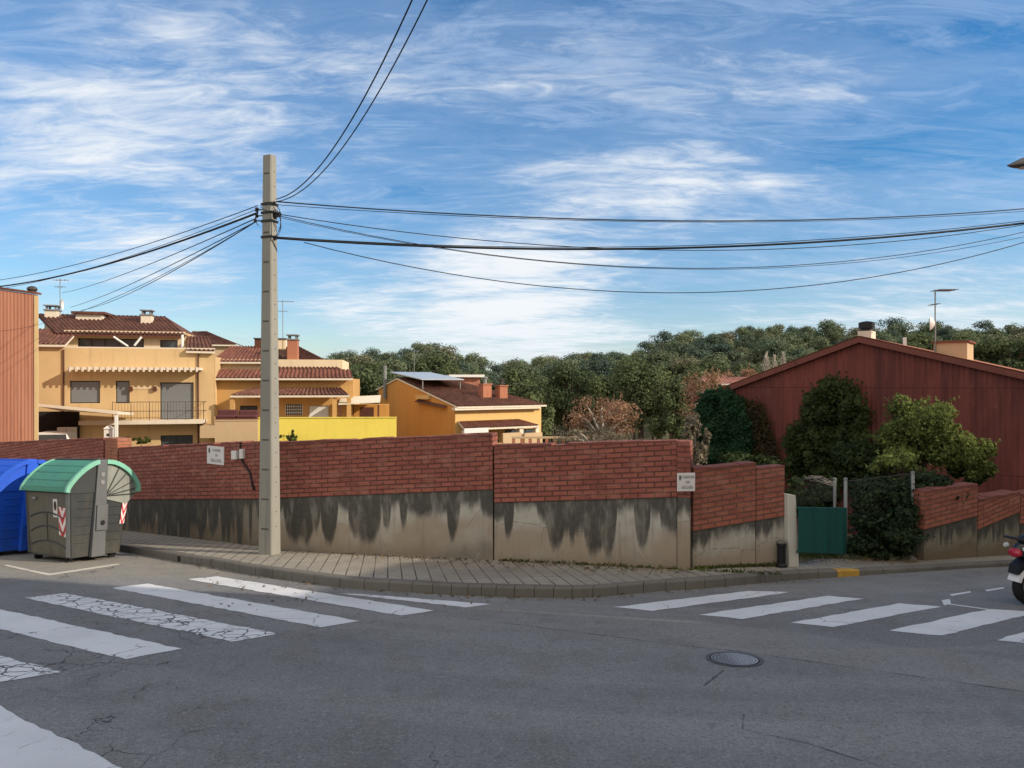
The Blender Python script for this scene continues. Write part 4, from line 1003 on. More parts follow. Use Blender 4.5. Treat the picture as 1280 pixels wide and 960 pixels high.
# ------------------------------------------------------------------ houses
class Hs:
    def __init__(s, name, label, px, Y, deg, zb, cat='house'):
        s.th = R(deg); x = (px-640)/F*Y; s.o = Vector((x, Y, zb)); s.t = thing(name, label, cat, s.o, s.th)
    def uz(s, px, py, yl=0.0):
        n = Vector((-math.sin(s.th), math.cos(s.th), 0)); r = ray(px, py); t = (yl-(CAM-s.o).dot(n))/r.dot(n); q = CAM+r*t-s.o
        return q.x*math.cos(s.th)+q.y*math.sin(s.th), q.z
    def rect(s, x0, y0, x1, y1, yl=0.0):
        my, mx = (y0+y1)/2, (x0+x1)/2
        return s.uz(x0, my, yl)[0], s.uz(x1, my, yl)[0], s.uz(mx, y1, yl)[1], s.uz(mx, y0, yl)[1]
    def box(s, name, mat, x0, x1, y0, y1, z0, z1, par=None, bevel=0): return MB().box(x0, x1, y0, y1, z0, z1).build(name, mat, par or s.t, bevel=bevel)
    def front(s, name, mat, x0, x1, z0, z1, y, holes=(), depth=.16, ytop=None):
        xs_ = sorted({x0, x1, *[h[0] for h in holes], *[h[1] for h in holes]}); zs_ = sorted({z0, z1, *[h[2] for h in holes], *[h[3] for h in holes]}); mb = MB()
        for a, b in zip(xs_, xs_[1:]):
            for c, d in zip(zs_, zs_[1:]):
                mx, mz = (a+b)/2, (c+d)/2
                if any(h[0] < mx < h[1] and h[2] < mz < h[3] for h in holes): continue
                mb.poly([(a, y, c), (b, y, c), (b, y, d), (a, y, d)])
        for a, b, c, d in holes:
            k = y+depth; mb.poly([(a, y, c), (a, k, c), (a, k, d), (a, y, d)]); mb.poly([(b, y, c), (b, y, d), (b, k, d), (b, k, c)]); mb.poly([(a, y, d), (b, y, d), (b, k, d), (a, k, d)]); mb.poly([(a, y, c), (a, k, c), (b, k, c), (b, y, c)])
        return mb.build(name, mat, s.t)
    def window(s, h, y, kind='glass', mull=1, name='window', pane='pane'):
        a, b, c, d = h; y += .13; f = .055; mb = MB()
        mb.box(a, a+f, y-.04, y, c, d); mb.box(b-f, b, y-.04, y, c, d); mb.box(a+f, b-f, y-.04, y, d-f, d); mb.box(a+f, b-f, y-.04, y, c, c+f)
        for k in range(1, mull): x = a+(b-a)*k/mull; mb.box(x-f/2, x+f/2, y-.038, y, c+f, d-f)
        w = mb.build(name, 'frame', s.t); mb = MB()
        if kind == 'shutter':
            n = max(4, int((d-c)/.11))
            for k in range(n): z0, z1 = c+f+(d-c-2*f)*k/n, c+f+(d-c-2*f)*(k+1)/n; mb.box(a+f, b-f, y-.02, y+.02, z0, z1-.012)
            mb.build('shutter', 'shutter', w)
        else: mb.poly([(a+f, y-.01, c+f), (b-f, y-.01, c+f), (b-f, y-.01, d-f), (a+f, y-.01, d-f)]).build(pane, 'glass', w)
        return w
def roof(h, name, mat, A, B, C_, D, par=None, pitch=.24, amp=.035, edge='trim', th=.10):
    """tiled plane: A-B is the eave, D-C the ridge"""
    r_ = MB().sheet(A, B, C_, D, pitch, amp).build(name, mat, par or h.t)
    A, B, C_, D = map(Vector, (A, B, C_, D)); n = Vector((0, 0, -1)); mb = MB()
    dn = [p+Vector((0, 0, -.05)) for p in (A, B, C_, D)]; dd = [p+Vector((0, 0, -.05-th)) for p in (A, B, C_, D)]
    mb.hexa(dd, dn); mb.build('eave', edge, r_); return r_
def chimney(h, x, y, z0, z1, w, d, mat, capm='shutter', name='chimney', par=None, pots=True):
    c = MB().box(x-w/2, x+w/2, y-d/2, y+d/2, z0, z1).build(name, mat, par or h.t)
    mb = MB(); g = .06; mb.box(x-w/2-g, x+w/2+g, y-d/2-g, y+d/2+g, z1+.003, z1+.08)
    if pots:
        for sx in (-1, 1):
            for sy in (-1, 1): mb.box(x+sx*w*.36-.05, x+sx*w*.36+.05, y+sy*d*.36-.05, y+sy*d*.36+.05, z1+.082, z1+.28)
        mb.box(x-w/2-g, x+w/2+g, y-d/2-g, y+d/2+g, z1+.283, z1+.35)
    mb.build('cap', capm, c); return c
def antenna(label, base, h, arms, dish=None, cat='antenna', r=.02):
    t = thing('roof_antenna', label, cat, base)
    MB().tube([(0, 0, 0), (0, 0, h)], r, 6).build('mast', 'galv', t); mb = MB()
    for (z, x0, x1, n) in arms:
        mb.tube([(x0, 0, z), (x1, 0, z)], r*.8, 5)
        for k in range(n): x = x0+(x1-x0)*(k+.5)/n; mb.tube([(x, -.25, z), (x, .25, z)], r*.5, 4)
    mb.build('aerial', 'galv', t)
    if dish:
        z, rd, yaw = dish; mb = MB(); prof = [(0, 0), (rd*.4, -.02), (rd*.75, -.07), (rd, -.13)]
        rings_ = []
        for r_, hh in prof: rings_.append([Vector((math.cos(yaw)*hh-math.sin(yaw)*r_*math.cos(a), math.sin(yaw)*hh+math.cos(yaw)*r_*math.cos(a), z+r_*math.sin(a)*1.05)) for a in [2*math.pi*j/18 for j in range(18)]])
        mb.loft(rings_, cap=False); mb.build('dish', 'sign', t, smooth=True)
    return t

# --- terracotta party wall of the leftmost house
h = Hs('terracotta_house', 'leftmost building showing a tall terracotta ribbed side wall', 47, 30, 14, -3.4)
xl, zt = h.uz(-30, 352); _, zt1 = h.uz(47, 368); xl = -6.0
MB().sheet((xl, 0, 0), (-.12, 0, 0), (-.12, 0, zt1), (xl, 0, zt1+.75), .13, .006).build('ribbed_cladding', 'terracotta_wall', h.t)
MB().hexa([(xl, .05, 0), (0, .05, 0), (-4.3, 9, 0), (xl-3, 9, 0)], [(xl, .05, zt1+.73), (0, .05, zt1-.02), (-4.3, 9, zt1-.02), (xl-3, 9, zt1+.73)]).build('wall', 'terracotta_wall', h.t)
MB().hexa([(xl, -.06, zt1+.76), (.06, -.06, zt1+.005), (.06, .25, zt1+.005), (xl, .25, zt1+.76)], [(xl, -.06, zt1+.84), (.06, -.06, zt1+.085), (.06, .25, zt1+.085), (xl, .25, zt1+.84)]).build('coping', 'tile_red', h.t)
h.box('corner_trim', 'cream', -.115, .02, -.03, .045, 0, zt1-.05)
x0, z0 = h.uz(39, 361); sl = MB().lathe((x0, .1, z0), [(0, -.16), (.12, -.14), (.2, -.02), (.18, .06), (.08, .12), (0, .13)], 12).build('vent_cowl', 'frame', h.t)

# --- cream house
h = Hs('cream_house', 'cream two storey house with balcony, roller shutters and brown tiled roof', 52, 39, 14, -4.2)
xr, _ = h.uz(268, 480); _, zp = h.uz(160, 435.5)
win1 = h.rect(87, 476, 125, 504); win2 = h.rect(144.5, 476, 162, 504); door1 = h.rect(200, 478, 242, 524.5)
low1 = h.rect(150, 546, 162, 585); low2 = h.rect(200.5, 544, 241, 575)
h.front('wall', 'cream', -1.3, xr, 0, zp, 0, (win1, win2, door1, low1, low2))
MB().box(-1.3, xr, .3, 9, 0, zp-.4).build('side_wall', 'cream', h.t)
MB().box(-1.3, xr, 0.002, .3, zp, zp+.07).build('parapet_coping', 'trim', h.t)
h.window(win1, 0, 'shutter'); h.window(win2, 0, 'shutter'); h.window(door1, 0, 'shutter', name='balcony_door'); h.window(low1, 0); h.window(low2, 0, 'glass', 2)
# cornice awning with slats
a, b, c, d = h.rect(84, 458.5, 250, 463.5, -.9); c_ = MB().box(a, b, -.9, -.002, c+.05, d-.03).build('canopy', 'trim', h.t); mb = MB()
for k in range(22): x = a+(b-a)*(k+.3)/22; MB().box(x, x+.10, -.94, -.902, c-.05, d).build('canopy_slat', 'trim', c_)
# balcony
a, b, c, d = h.rect(98, 525.5, 255, 530.5, -1.0); bl = MB().box(a, b, -1.0, -.002, c, d).build('balcony', 'trim', h.t); mb = MB(); zr = h.uz(180, 502.5, -1.0)[1]
a2 = h.uz(140, 520, -1.0)[0]
for z in (zr, (zr+d)/2): mb.tube([(a2, -.95, z), (b-.03, -.95, z)], .016, 5); mb.tube([(b-.03, -.95, z), (b-.03, -.02, z)], .016, 5)
for k in range(6): x = a2+(b-.03-a2)*k/5; mb.tube([(x, -.95, d), (x, -.95, zr)], .018, 5)
for k in range(30): x = a2+(b-.03-a2)*k/30; mb.tube([(x, -.95, d+.08), (x, -.95, zr)], .007, 4)
mb.build('railing', 'rust', bl)
for px in (80, 248): x = h.uz(px, 470)[0]; MB().tube([(x, -.06, zp-.1), (x, -.06, .2)], .04, 6).build('downpipe', 'brown_wood', h.t)
for px in (164, 194): 
    x, z = h.uz(px, 486); MB().box(x-.09, x+.09, -.16, -.002, z-.12, z+.12).build('wall_lamp', 'brown_wood', h.t)
a, b, c, d = h.rect(165, 483.5, 199, 486); MB().box(a, b, -.03, -.003, c, d).build('wall_ledge', 'cream_light', h.t)
# attic storey set back, with dark band of windows
yA = 2.0; a0, z0 = h.uz(80, 435, yA); a1, _ = h.uz(232, 435, yA); ze = h.uz(150, 419, yA)[1]
aw = [h.rect(97, 423, 180, 436.5, yA), h.rect(200, 425, 222, 438.5, yA)]
h.front('attic_wall', 'cream_light', a0, a1, zp-.6, ze+.25, yA, aw)
h.window(aw[0], yA, 'glass', 5); h.window(aw[1], yA, 'glass', 1)
MB().box(a0, a1, yA+.3, 8.5, zp-.6, ze+.2).build('attic_side', 'cream', h.t)
zr_ = h.uz(140, 394, 6.0)[1]; rl, rr_ = h.uz(46, 400, 6.0)[0], h.uz(206, 400, 6.0)[0]
ea, eb = h.uz(70, 420, yA-.5)[0], h.uz(231, 422, yA-.5)[0]; zev = h.uz(150, 417.5, yA-.5)[1]
rf = roof(h, 'roof', 'tile', (ea, yA-.5, zev), (eb, yA-.5, zev), (rr_, 6.0, zr_), (rl, 6.0, zr_), edge='brown_wood')
MB().poly([(eb, yA-.5, zev), (eb, 9.5, zev), (rr_, 6.0, zr_)]).build('hip', 'tile', rf)
MB().poly([(rl, 6.0, zr_), (rr_, 6.0, zr_), (eb, 9.5, zev), (ea, 9.5, zev)]).build('back_slope', 'tile', rf)
x0, x1 = h.uz(48, 430, -.2)[0]-1.1, h.uz(82, 430, -.2)[0]; zl_ = h.uz(66, 430, -.25)[1]; zu = h.uz(66, 411, 2.6)[1]
roof(h, 'roof', 'tile', (x0-.1, -.25, zl_), (x1, -.25, zl_), (x1-.2, 2.6, zu), (x0, 2.6, zu))
x0, x1 = h.uz(228, 438, -.2)[0], h.uz(269, 438, -.2)[0]; zl_ = h.uz(252, 438, -.25)[1]; zu = h.uz(236, 420, 2.6)[1]
roof(h, 'roof', 'tile', (x0+.2, -.25, zl_), (x1, -.25, zl_-.02), (x0+.9, 2.6, zu), (x0-.2, 2.6, zu))
def chim_px(px0, px1, ptop, pbot, yl, mat, d=.7, capm='shutter', pots=True):
    a, b, c, dd = h.rect(px0, ptop, px1, pbot, yl); return chimney(h, (a+b)/2, yl+d/2, c-.6, dd-(.35 if pots else .08), b-a, d, mat, capm, pots=pots)
chim_px(55.5, 71, 381, 402, 5.2, 'trim'); chim_px(176, 189, 387, 406, 4.2, 'trim')
a, b, c, d = h.rect(96, 390, 129, 399, 5.0); MB().hexa([(a, 4.8, c-.5), (b, 4.8, c-.5), (b, 6.4, c-.5), (a, 6.4, c-.5)], [(a, 4.8, d-.15), (b, 4.8, d-.15), (b, 6.4, d-.15), (a, 6.4, d-.15)]).build('dormer', 'trim', h.t); MB().box(a-.2, b+.2, 4.6, 6.6, d-.14, d).build('dormer_roof', 'tile', h.t)
# white tubes leaning on the terrace (folded awning frame)
mb = MB()
for (p0_, q0_, p1_, q1_) in ((142, 421, 160, 433), (168, 432, 177, 421)):
    A_ = h.uz(p0_, q0_, .7); B_ = h.uz(p1_, q1_, .7); mb.tube([(A_[0], .7, A_[1]), (B_[0], .7, B_[1])], .06, 6)
mb.build('awning_arm', 'white_metal', h.t)
x, z = h.uz(75, 388, 4.0); q = h.t.matrix_world if False else WM[h.t.name] @ Vector((x, 4.0, z-.4))
antenna('tall thin aerial mast with white dish on the cream house roof', q, 2.3, ((2.2, -.4, .5, 4), (1.8, -.3, .3, 3)), (.75, .32, R(200)))
x, z = h.uz(228, 440, 1.0); 
MB().tube([(x, 1.0, z-.3), (x, 1.0, z+1.0)], .07, 7).build('flue', 'white_metal', h.t)
# carport in front of its left half
ca = thing('carport', 'white edged carport roof with post in front of the cream house', 'carport', WM[h.t.name] @ Vector((0, -2.5, 0)), h.th)
hc = Hs.__new__(Hs); hc.th = h.th; hc.o = WM[ca.name].translation.copy(); hc.t = ca
yl0, yl1 = -.6, 2.2
L0, L1 = hc.uz(47, 504.5, yl0), hc.uz(147, 514.5, yl0); K0_ = hc.uz(47, 519, yl1); K1_ = hc.uz(120, 519.5, yl1)
MB().hexa([(L0[0], yl0, L0[1]-.14), (L1[0], yl0, L1[1]-.14), (L1[0]+.1, yl1, L1[1]-.3), (L0[0], yl1, L0[1]-.45)], [(L0[0], yl0, L0[1]), (L1[0], yl0, L1[1]), (L1[0]+.1, yl1, L1[1]-.16), (L0[0], yl1, L0[1]-.31)]).build('canopy', 'trim', ca)
MB().box(L1[0]-.16, L1[0]-.02, yl0+.05, yl0+.2, 0, L1[1]-.15).build('post', 'white_metal', ca)
x0 = hc.uz(48, 530, 2.3)[0]; x1 = hc.uz(99, 530, 2.3)[0]
MB().box(x0, x1, 2.30, 2.36, 0, L0[1]-.5).build('shade_panel', 'dark_int', ca)  # dark sheet added to stand for the shade inside the carport
# white van-like car under the carport
cv = hc.uz(60, 548, .9); t = thing('parked_car', 'white car roof just showing under the carport', 'car', WM[ca.name] @ Vector((cv[0]+.35, 1.2, 0.0)), h.th)
zr1 = hc.uz(60, 540, .9)[1]
def carring(x, w, z0, z1): return [(x, -w, z0), (x, w, z0), (x, w*1.0, z0+(z1-z0)*.5), (x, w*.8, z1), (x, -w*.8, z1), (x, -w, z0+(z1-z0)*.5)]
MB().loft([carring(-2.0, .6, .35, .8), carring(-1.7, .8, .25, .95), carring(-.9, .85, .25, 1.0), carring(.6, .85, .25, 1.0), carring(1.5, .82, .25, .95), carring(1.75, .65, .35, .8)]).build('body', 'white_metal', t, bevel=.03)
MB().loft([carring(-1.4, .72, .97, 1.02), carring(-.7, .74, .97, zr1), carring(.6, .74, .97, zr1), carring(1.2, .72, .97, 1.05)]).build('cabin', 'white_metal', t, bevel=.03)
for x in (-1.2, 1.05):
    for s in (-1, 1): MB().lathe((x, s*.8, .3), [(0, -.09), (.3, -.09), (.3, .09), (0, .09)], 16, 'y').build('wheel', 'tyre', t)
for s in (-1, 1): MB().hexa([(-1.0, s*.735, 1.05), (.95, s*.735, 1.05), (.95, s*.745, 1.05), (-1.0, s*.745, 1.05)], [(-.65, s*.64, zr1-.12), (.6, s*.64, zr1-.12), (.6, s*.66, zr1-.12), (-.65, s*.66, zr1-.12)]).build('window', 'glass', t)
a, b, c, d = hc.rect(72, 534, 95, 553, 2.0); t = thing('storage_box', 'white cabinet standing in the shade of the carport beside the white car', 'cabinet', WM[ca.name] @ Vector(((a+b)/2, 2.0, 0)), h.th)
MB().box(-(b-a)/2, (b-a)/2, -.1, .2, 0, d).build('cabinet_body', 'white_metal', t, bevel=.02); MB().box(-.01, .01, -.105, -.09, .1, d-.08).build('door_gap', 'frame', t)
a, b, c, d = hc.rect(131, 531.5, 141, 548, -.2); t = thing('post_lantern', 'small white lantern shaped letter box by the carport post', 'letter box', WM[ca.name] @ Vector(((a+b)/2, -.2, 0)), h.th)
MB().box(-.04, .04, -.04, .04, 0, c).build('stand', 'white_metal', t); w_ = (b-a)/2; MB().hexa([(-w_, -.15, c), (w_, -.15, c), (w_, .15, c), (-w_, .15, c)], [(-w_, -.15, d-.18), (w_, -.15, d-.18), (w_, .15, d-.18), (-w_, .15, d-.18)]).build('housing', 'white_metal', t); MB().hexa([(-w_-.04, -.2, d-.177), (w_+.04, -.2, d-.177), (w_+.04, .2, d-.177), (-w_-.04, .2, d-.177)], [(-.02, -.1, d), (.02, -.1, d), (.02, .1, d), (-.02, .1, d)]).build('lid', 'white_metal', t); MB().box(-.07, .07, -.156, -.15, c+.12, c+.26).build('slot', 'frame', t)

# --- orange house behind the pole
h = Hs('orange_house', 'orange house with tiled porch behind the utility pole', 268.5, 42, 9, -4.5)
xr, _ = h.uz(441, 500); zt = h.uz(350, 472)[1]; zfl = h.uz(350, 523)[1]
dr1 = h.rect(386, 507, 411, 522.5); wn1 = h.rect(357, 505, 378, 519); ops = (dr1, wn1, h.rect(300, 507, 322, 522.5))
h.front('wall', 'orange', 0, xr, 0, zt, 0, ops)
MB().box(0, xr, .3, 8, 0, zt-.05).build('side_wall', 'orange', h.t)
a, b, c, d = dr1; MB().box(a+.02, b-.02, .08, .12, c, d-.02).build('door', 'white_metal', h.t)
h.window(wn1, 0, 'glass', 2); h.window(ops[2], 0, 'glass', 2, 'patio_door')
w = MB(); a, b, c, d = wn1
for k in range(9): x = a+(b-a)*k/8; w.tube([(x, -.03, c), (x, -.03, d)], .016, 4)
for z in (c+.15, (c+d)/2, d-.15): w.tube([(a, -.03, z), (b, -.03, z)], .016, 4)
w.build('window_grille', 'white_metal', h.t)
# upper eave strip of tiles, parapet, main roof
zA = h.uz(350, 472, -.5)[1]; zB = h.uz(350, 461.5, 1.0)[1]; xe0, xe1 = h.uz(266, 470, -.5)[0], h.uz(441, 470, -.5)[0]
roof(h, 'eave_roof', 'tile_red', (xe0, -.5, zA), (xe1, -.5, zA), (xe1-.2, 1.0, zB), (xe0+.1, 1.0, zB))
a0, a1 = h.uz(268, 455, 1.6)[0], h.uz(330, 455, 1.6)[0]; zc_ = h.uz(300, 449, 1.6)[1]
MB().box(a0, h.uz(428, 455, 1.6)[0], 1.6, 7.5, zB-.8, zc_).build('attic_wall', 'cream_light', h.t)
xe0, xe1 = h.uz(264, 452, 1.2)[0], h.uz(428, 462, 1.2)[0]; ze0 = h.uz(300, 451.5, 1.2)[1]; zr2 = h.uz(300, 432.5, 5.0)[1]; xr1 = h.uz(374, 436, 5.0)[0]; ze1 = h.uz(428, 462, 1.2)[1]
rf = roof(h, 'roof', 'tile_red', (xe0, 1.2, ze0), (h.uz(345, 452, 1.2)[0], 1.2, ze0), (h.uz(345, 440, 5.0)[0], 5.0, zr2), (xe0+.3, 5.0, zr2))
roof(h, 'roof', 'tile', (h.uz(345, 452, 1.2)[0], 1.2, ze1), (xe1, 1.2, ze1), (xr1, 5.0, zr2), (h.uz(345, 440, 5.0)[0], 5.0, zr2))
MB().poly([(xe1, 1.2, ze1), (xe1, 8, ze1), (xr1, 5.0, zr2)]).build('hip', 'tile', h.t)
a, b, c, d = h.rect(359, 423, 371.5, 461, 2.0); chimney(h, (a+b)/2, 2.4, c-.3, d-.1, b-a, .8, 'chimney_red', 'shutter', pots=True)
a, b, c, d = h.rect(318, 420, 326, 432, 4.5); chimney(h, (a+b)/2, 4.8, c-1.2, d-.2, b-a, .5, 'brown_wood', 'frame', pots=False)
a, b, c, d = h.rect(344, 422, 356, 438, 4.2); chimney(h, (a+b)/2, 4.8, c-1.2, d-.1, b-a, .6, 'cream_light', 'frame', pots=False)
# porch roof
zA = h.uz(350, 493.5, -1.6)[1]; zB = h.uz(350, 484.5, -.05)[1]; xe0, xe1 = h.uz(288, 492, -1.6)[0], h.uz(437, 492, -1.6)[0]
roof(h, 'porch_roof', 'tile', (xe0, -1.6, zA), (xe1, -1.6, zA), (xe1-.6, -.05, zB), (xe0+.9, -.05, zB))
for px in (290, 418, 436): x = h.uz(px, 500, -1.5)[0]; MB().box(x-.12, x+.12, -1.5, -1.28, 0, zA-.16).build('porch_post', 'orange', h.t)
MB().box(-.05, xr+.05, -3.0, -.003, zfl-.9, zfl-.25).build('terrace', 'beige', h.t)
x, z = h.uz(353.5, 415, 2.4); antenna('thin aerial mast beside the orange chimney behind the pole', WM[h.t.name] @ Vector((x, 2.4, z-1.6)), 3.6, ((3.5, -.3, .7, 5), (2.9, -.3, .3, 3)))
# terrace cushions, awning, brown shed
a, b, c, d = h.rect(271, 507, 322, 525, -2.2); t = thing('garden_sofa', 'dark brown garden sofa on the terrace of the orange house', 'sofa', WM[h.t.name] @ Vector(((a+b)/2, -2.2, zfl-.25)), h.th); w_ = (b-a)/2
MB().box(-w_, w_, -.4, .4, 0, .4).build('base', 'brown_wood', t, bevel=.04); MB().box(-w_, -.03, .2, .45, .41, .85).build('cushion', 'brown_fabric', t, bevel=.07); MB().box(.03, w_, .2, .45, .41, .82).build('cushion', 'brown_fabric', t, bevel=.07); MB().box(-w_, -.03, -.4, .18, .41, .56).build('seat_cushion', 'brown_fabric', t, bevel=.05); MB().box(.03, w_, -.4, .18, .41, .56).build('seat_cushion', 'brown_fabric', t, bevel=.05)
a, b, c, d = h.rect(423, 498, 475, 506, -1.5); t = thing('awning', 'cream fabric awning stretched between the orange and amber houses', 'awning', WM[h.t.name] @ Vector((a, -1.5, 0)), h.th)
MB().hexa([(0, 0, c), (b-a, 0, c+.12), (b-a, 2.0, d+.1), (0, 2.0, d)], [(0, 0, c+.06), (b-a, 0, c+.18), (b-a, 2.0, d+.16), (0, 2.0, d+.06)]).build('canopy', 'awning', t)
mb = MB()
for x in (.1, b-a-.1): mb.box(x-.05, x+.05, .05, .15, 0, c-.02)
mb.build('post', 'brown_wood', t)
a, b, c, d = h.rect(442, 506, 486, 523, .2); t = thing('garden_shed', 'brown timber shed under the cream awning', 'shed', WM[h.t.name] @ Vector((a, .2, 0)), h.th)
MB().box(0, b-a, 0, 1.8, 0, d).build('wall', 'amber', t); MB().box(.4, 1.2, -.03, -.003, c-1.5, d-.15).build('door', 'brown_wood', t)
# --- garden walls in the sun between street wall and houses
h = Hs('garden_wall', 'beige sunlit garden wall below the terrace left of the pole', 268.5, 37.2, 9, -4.0, 'wall'); xr = h.uz(322, 530)[0]; zt = h.uz(300, 526)[1]
MB().box(0, xr, 0, .2, 0, zt).build('wall_face', 'beige', h.t); MB().box(-.02, xr+.02, -.03, .23, zt+.002, zt+.05).build('coping', 'beige', h.t)
h = Hs('garden_wall', 'bright lemon yellow garden wall right of the pole', 323, 36.0, 4, -4.0, 'wall'); xr = h.uz(495, 530)[0]; zt = h.uz(420, 522.5)[1]
MB().box(0, xr, 0, .2, 0, zt).build('wall_face', 'yellow_wall', h.t); MB().box(-.02, xr+.02, -.03, .23, zt+.002, zt+.04).build('coping', 'yellow_wall', h.t)

# --- amber house with gable toward us
h = Hs('amber_house', 'amber house with blank side wall, two orange chimneys and yellow front', 569, 46, 35, -5.2)
XR = 6.9; D = 11.6; ridge = 8.3; ze = .42+5.2; zr = 2.2+5.2
mb = MB(); mb.poly([(0, 0, 0), (0, 0, ze), (0, ridge, zr), (0, D, zr-(D-ridge)*.24), (0, D, 0)]); mb.poly([(XR, 0, 0), (XR, D, 0), (XR, D, ze-.1), (XR, 0, ze-.1)]); mb.poly([(0, D, 0), (0, D, ze+.2), (XR, D, ze+.2), (XR, D, 0)]); mb.build('side_wall', 'amber', h.t)
ds = [h.rect(631, 536, 672, 560, 0)]
h.front('wall', 'yellow_front', 0.003, XR, 0, ze, 0, ds); h.window(ds[0], 0, 'glass', 3, 'patio_door')
rf = roof(h, 'roof', 'tile', (-.08, -.45, ze-.02), (XR+.15, -.45, ze-.02), (XR-3.0, ridge, zr+.09), (-.08, ridge, zr+.09))
MB().sheet((XR+.15, -.45, ze-.02), (XR+.15, D+.3, ze-.02), (XR-2.99, ridge, zr+.09), (XR-3.0, ridge, zr+.09), .24, .03).build('hip', 'tile', rf)
roof(h, 'roof', 'tile', (XR+.1, D+.3, zr-(D-ridge)*.24+.05), (-.08, D+.3, zr-(D-ridge)*.24+.05), (-.08, ridge, zr+.09), (XR-3.0, ridge, zr+.09))
a, b, c, d = h.rect(569, 508.5, 676, 511.5, -.42); MB().box(a, b, -.42, -.002, c-.02, d).build('cornice', 'trim', h.t)
for (p0_, p1_, tp, bt, yl) in ((605, 615.5, 480, 503, 1.6), (626, 635.5, 482, 503, 1.3)):
    a, b, c, d = h.rect(p0_, tp, p1_, bt, yl); c_ = chimney(h, (a+b)/2, yl+.4, c-.5, d-.05, b-a, .6, 'chimney_red', 'chimney_red', pots=False)
    MB().lathe(((a+b)/2, yl+.4, d+.03), [(0, 0), (.13, 0), (.13, .35), (.2, .36), (.2, .42), (0, .5)], 10).build('cowl', 'galv' if p0_ == 605 else 'frame', c_)
# eyebrow of plaster and tiles on the gable side
a0 = 2.4; MB().box(-.25, .4, 3.2, 5.0, ze+.35, ze+.62).build('parapet_step', 'yellow_front', h.t)
MB().sheet((-.35, 1.0, ze-.15), (-.35, 5.0, ze+.15), (.9, 5.0, ze+.8), (.9, 1.0, ze+.22), .24, .03).build('side_roof', 'tile', h.t)
MB().tube([(-.12, 10.2, zr-1.5), (-.12, 10.2, zr+1.0)], .14, 8).build('flue', 'galv', h.t)
# solar panel over ridge
mb = MB(); mb.hexa([(-.2, 4.2, zr-.12), (3.2, 4.2, zr-.12), (3.2, 9.2, zr+.45), (-.2, 9.2, zr+.45)], [(-.2, 4.2, zr-.06), (3.2, 4.2, zr-.06), (3.2, 9.2, zr+.51), (-.2, 9.2, zr+.51)]); sp_ = mb.build('solar_panel', 'panel', h.t)
mb = MB()
for x in (.0, 3.0):
    mb.tube([(x, 8.5, zr-.2), (x, 8.5, zr+.36)], .04, 5); mb.tube([(x, 4.4, zr-1.0), (x, 4.4, zr-.1)], .04, 5)
mb.build('panel_leg', 'galv', sp_)
# porch
zA = h.uz(620, 533.5, -1.7)[1]; zB = h.uz(620, 525, -.03)[1]; x0, x1 = h.uz(580, 532, -1.7)[0], h.uz(674, 532, -1.7)[0]
roof(h, 'porch_roof', 'tile_red', (x0, -1.7, zA), (x1, -1.7, zA), (x1-.5, -.03, zB), (x0+.6, -.03, zB))
for px in (583, 652, 672): x = h.uz(px, 540, -1.6)[0]; MB().box(x-.15, x+.15, -1.6, -1.3, 0, zA-.16).build('porch_post', 'trim', h.t)
a, b, c, d = h.rect(629, 541, 652, 556, -1.8); MB().box(a, b, -1.8, -1.65, 0, d).build('porch_wall', 'beige', h.t); a, b, c, d = h.rect(656, 541, 678, 556, -1.8); MB().box(a, b, -1.8, -1.65, 0, d).build('porch_wall', 'beige', h.t)
a, b, c, d = h.rect(580, 535, 610, 541, -1.9); MB().box(a, b, -1.95, -1.9, c, d).build('porch_blind', 'sign', h.t)
x, z = h.uz(538, 458, 6.0); antenna('thin white aerial mast on the amber house', WM[h.t.name] @ Vector((1.2, 8.0, zr)), 2.2, ((2.1, -.3, .4, 3),))
# white flat-roofed house peeking over it
h2 = Hs('white_house', 'small white flat roofed house top beyond the amber house', 566, 62, 10, -5.6); xr = h2.uz(600, 475)[0]; zt = h2.uz(583, 471.5)[1]
MB().box(0, xr, 0, 5, 0, zt).build('wall', 'pink_tile', h2.t); MB().box(-.35, xr+.35, -.4, 5.3, zt+.003, zt+.22).build('roof', 'white_metal', h2.t)
# terracotta balustrade right of the amber house
h2 = Hs('balustrade', 'low beige balustrade right of the amber house', 640, 44, 4, -4.9, 'balustrade'); zt = h2.uz(700, 545.5)[1]; xr = h2.uz(737, 550)[0]
MB().box(0, xr, -.08, .12, zt-.12, zt).build('rail', 'beige', h2.t); MB().box(0, xr, -.05, .1, 0, zt-.75).build('plinth', 'beige', h2.t)
for k in range(10): x = .1+(xr-.2)*k/9; MB().box(x-.09, x+.09, -.06, .11, zt-.748, zt-.122).build('baluster', 'chimney_red', h2.t)
# lone pinkish house beyond the hedge
h2 = Hs('pink_roof_house', 'distant house with pink roof edge beyond the green hedge', 886, 60, -8, -5.6); xr = h2.uz(1010, 480)[0]; zt = h2.uz(910, 481, 0)[1]; zr_ = h2.uz(910, 474, 3)[1]
MB().box(0, xr, 0, 6, 0, zt).build('wall', 'beige', h2.t); roof(h2, 'roof', 'pink_tile', (-.3, -.5, zt+.12), (xr+.3, -.5, zt+.12), (xr+.3, 3, zr_+.2), (-.3, 3, zr_+.2)); MB().box(-.3, xr+.3, -.56, -.5, zt-.02, zt+.1).build('fascia', 'white_metal', h2.t)
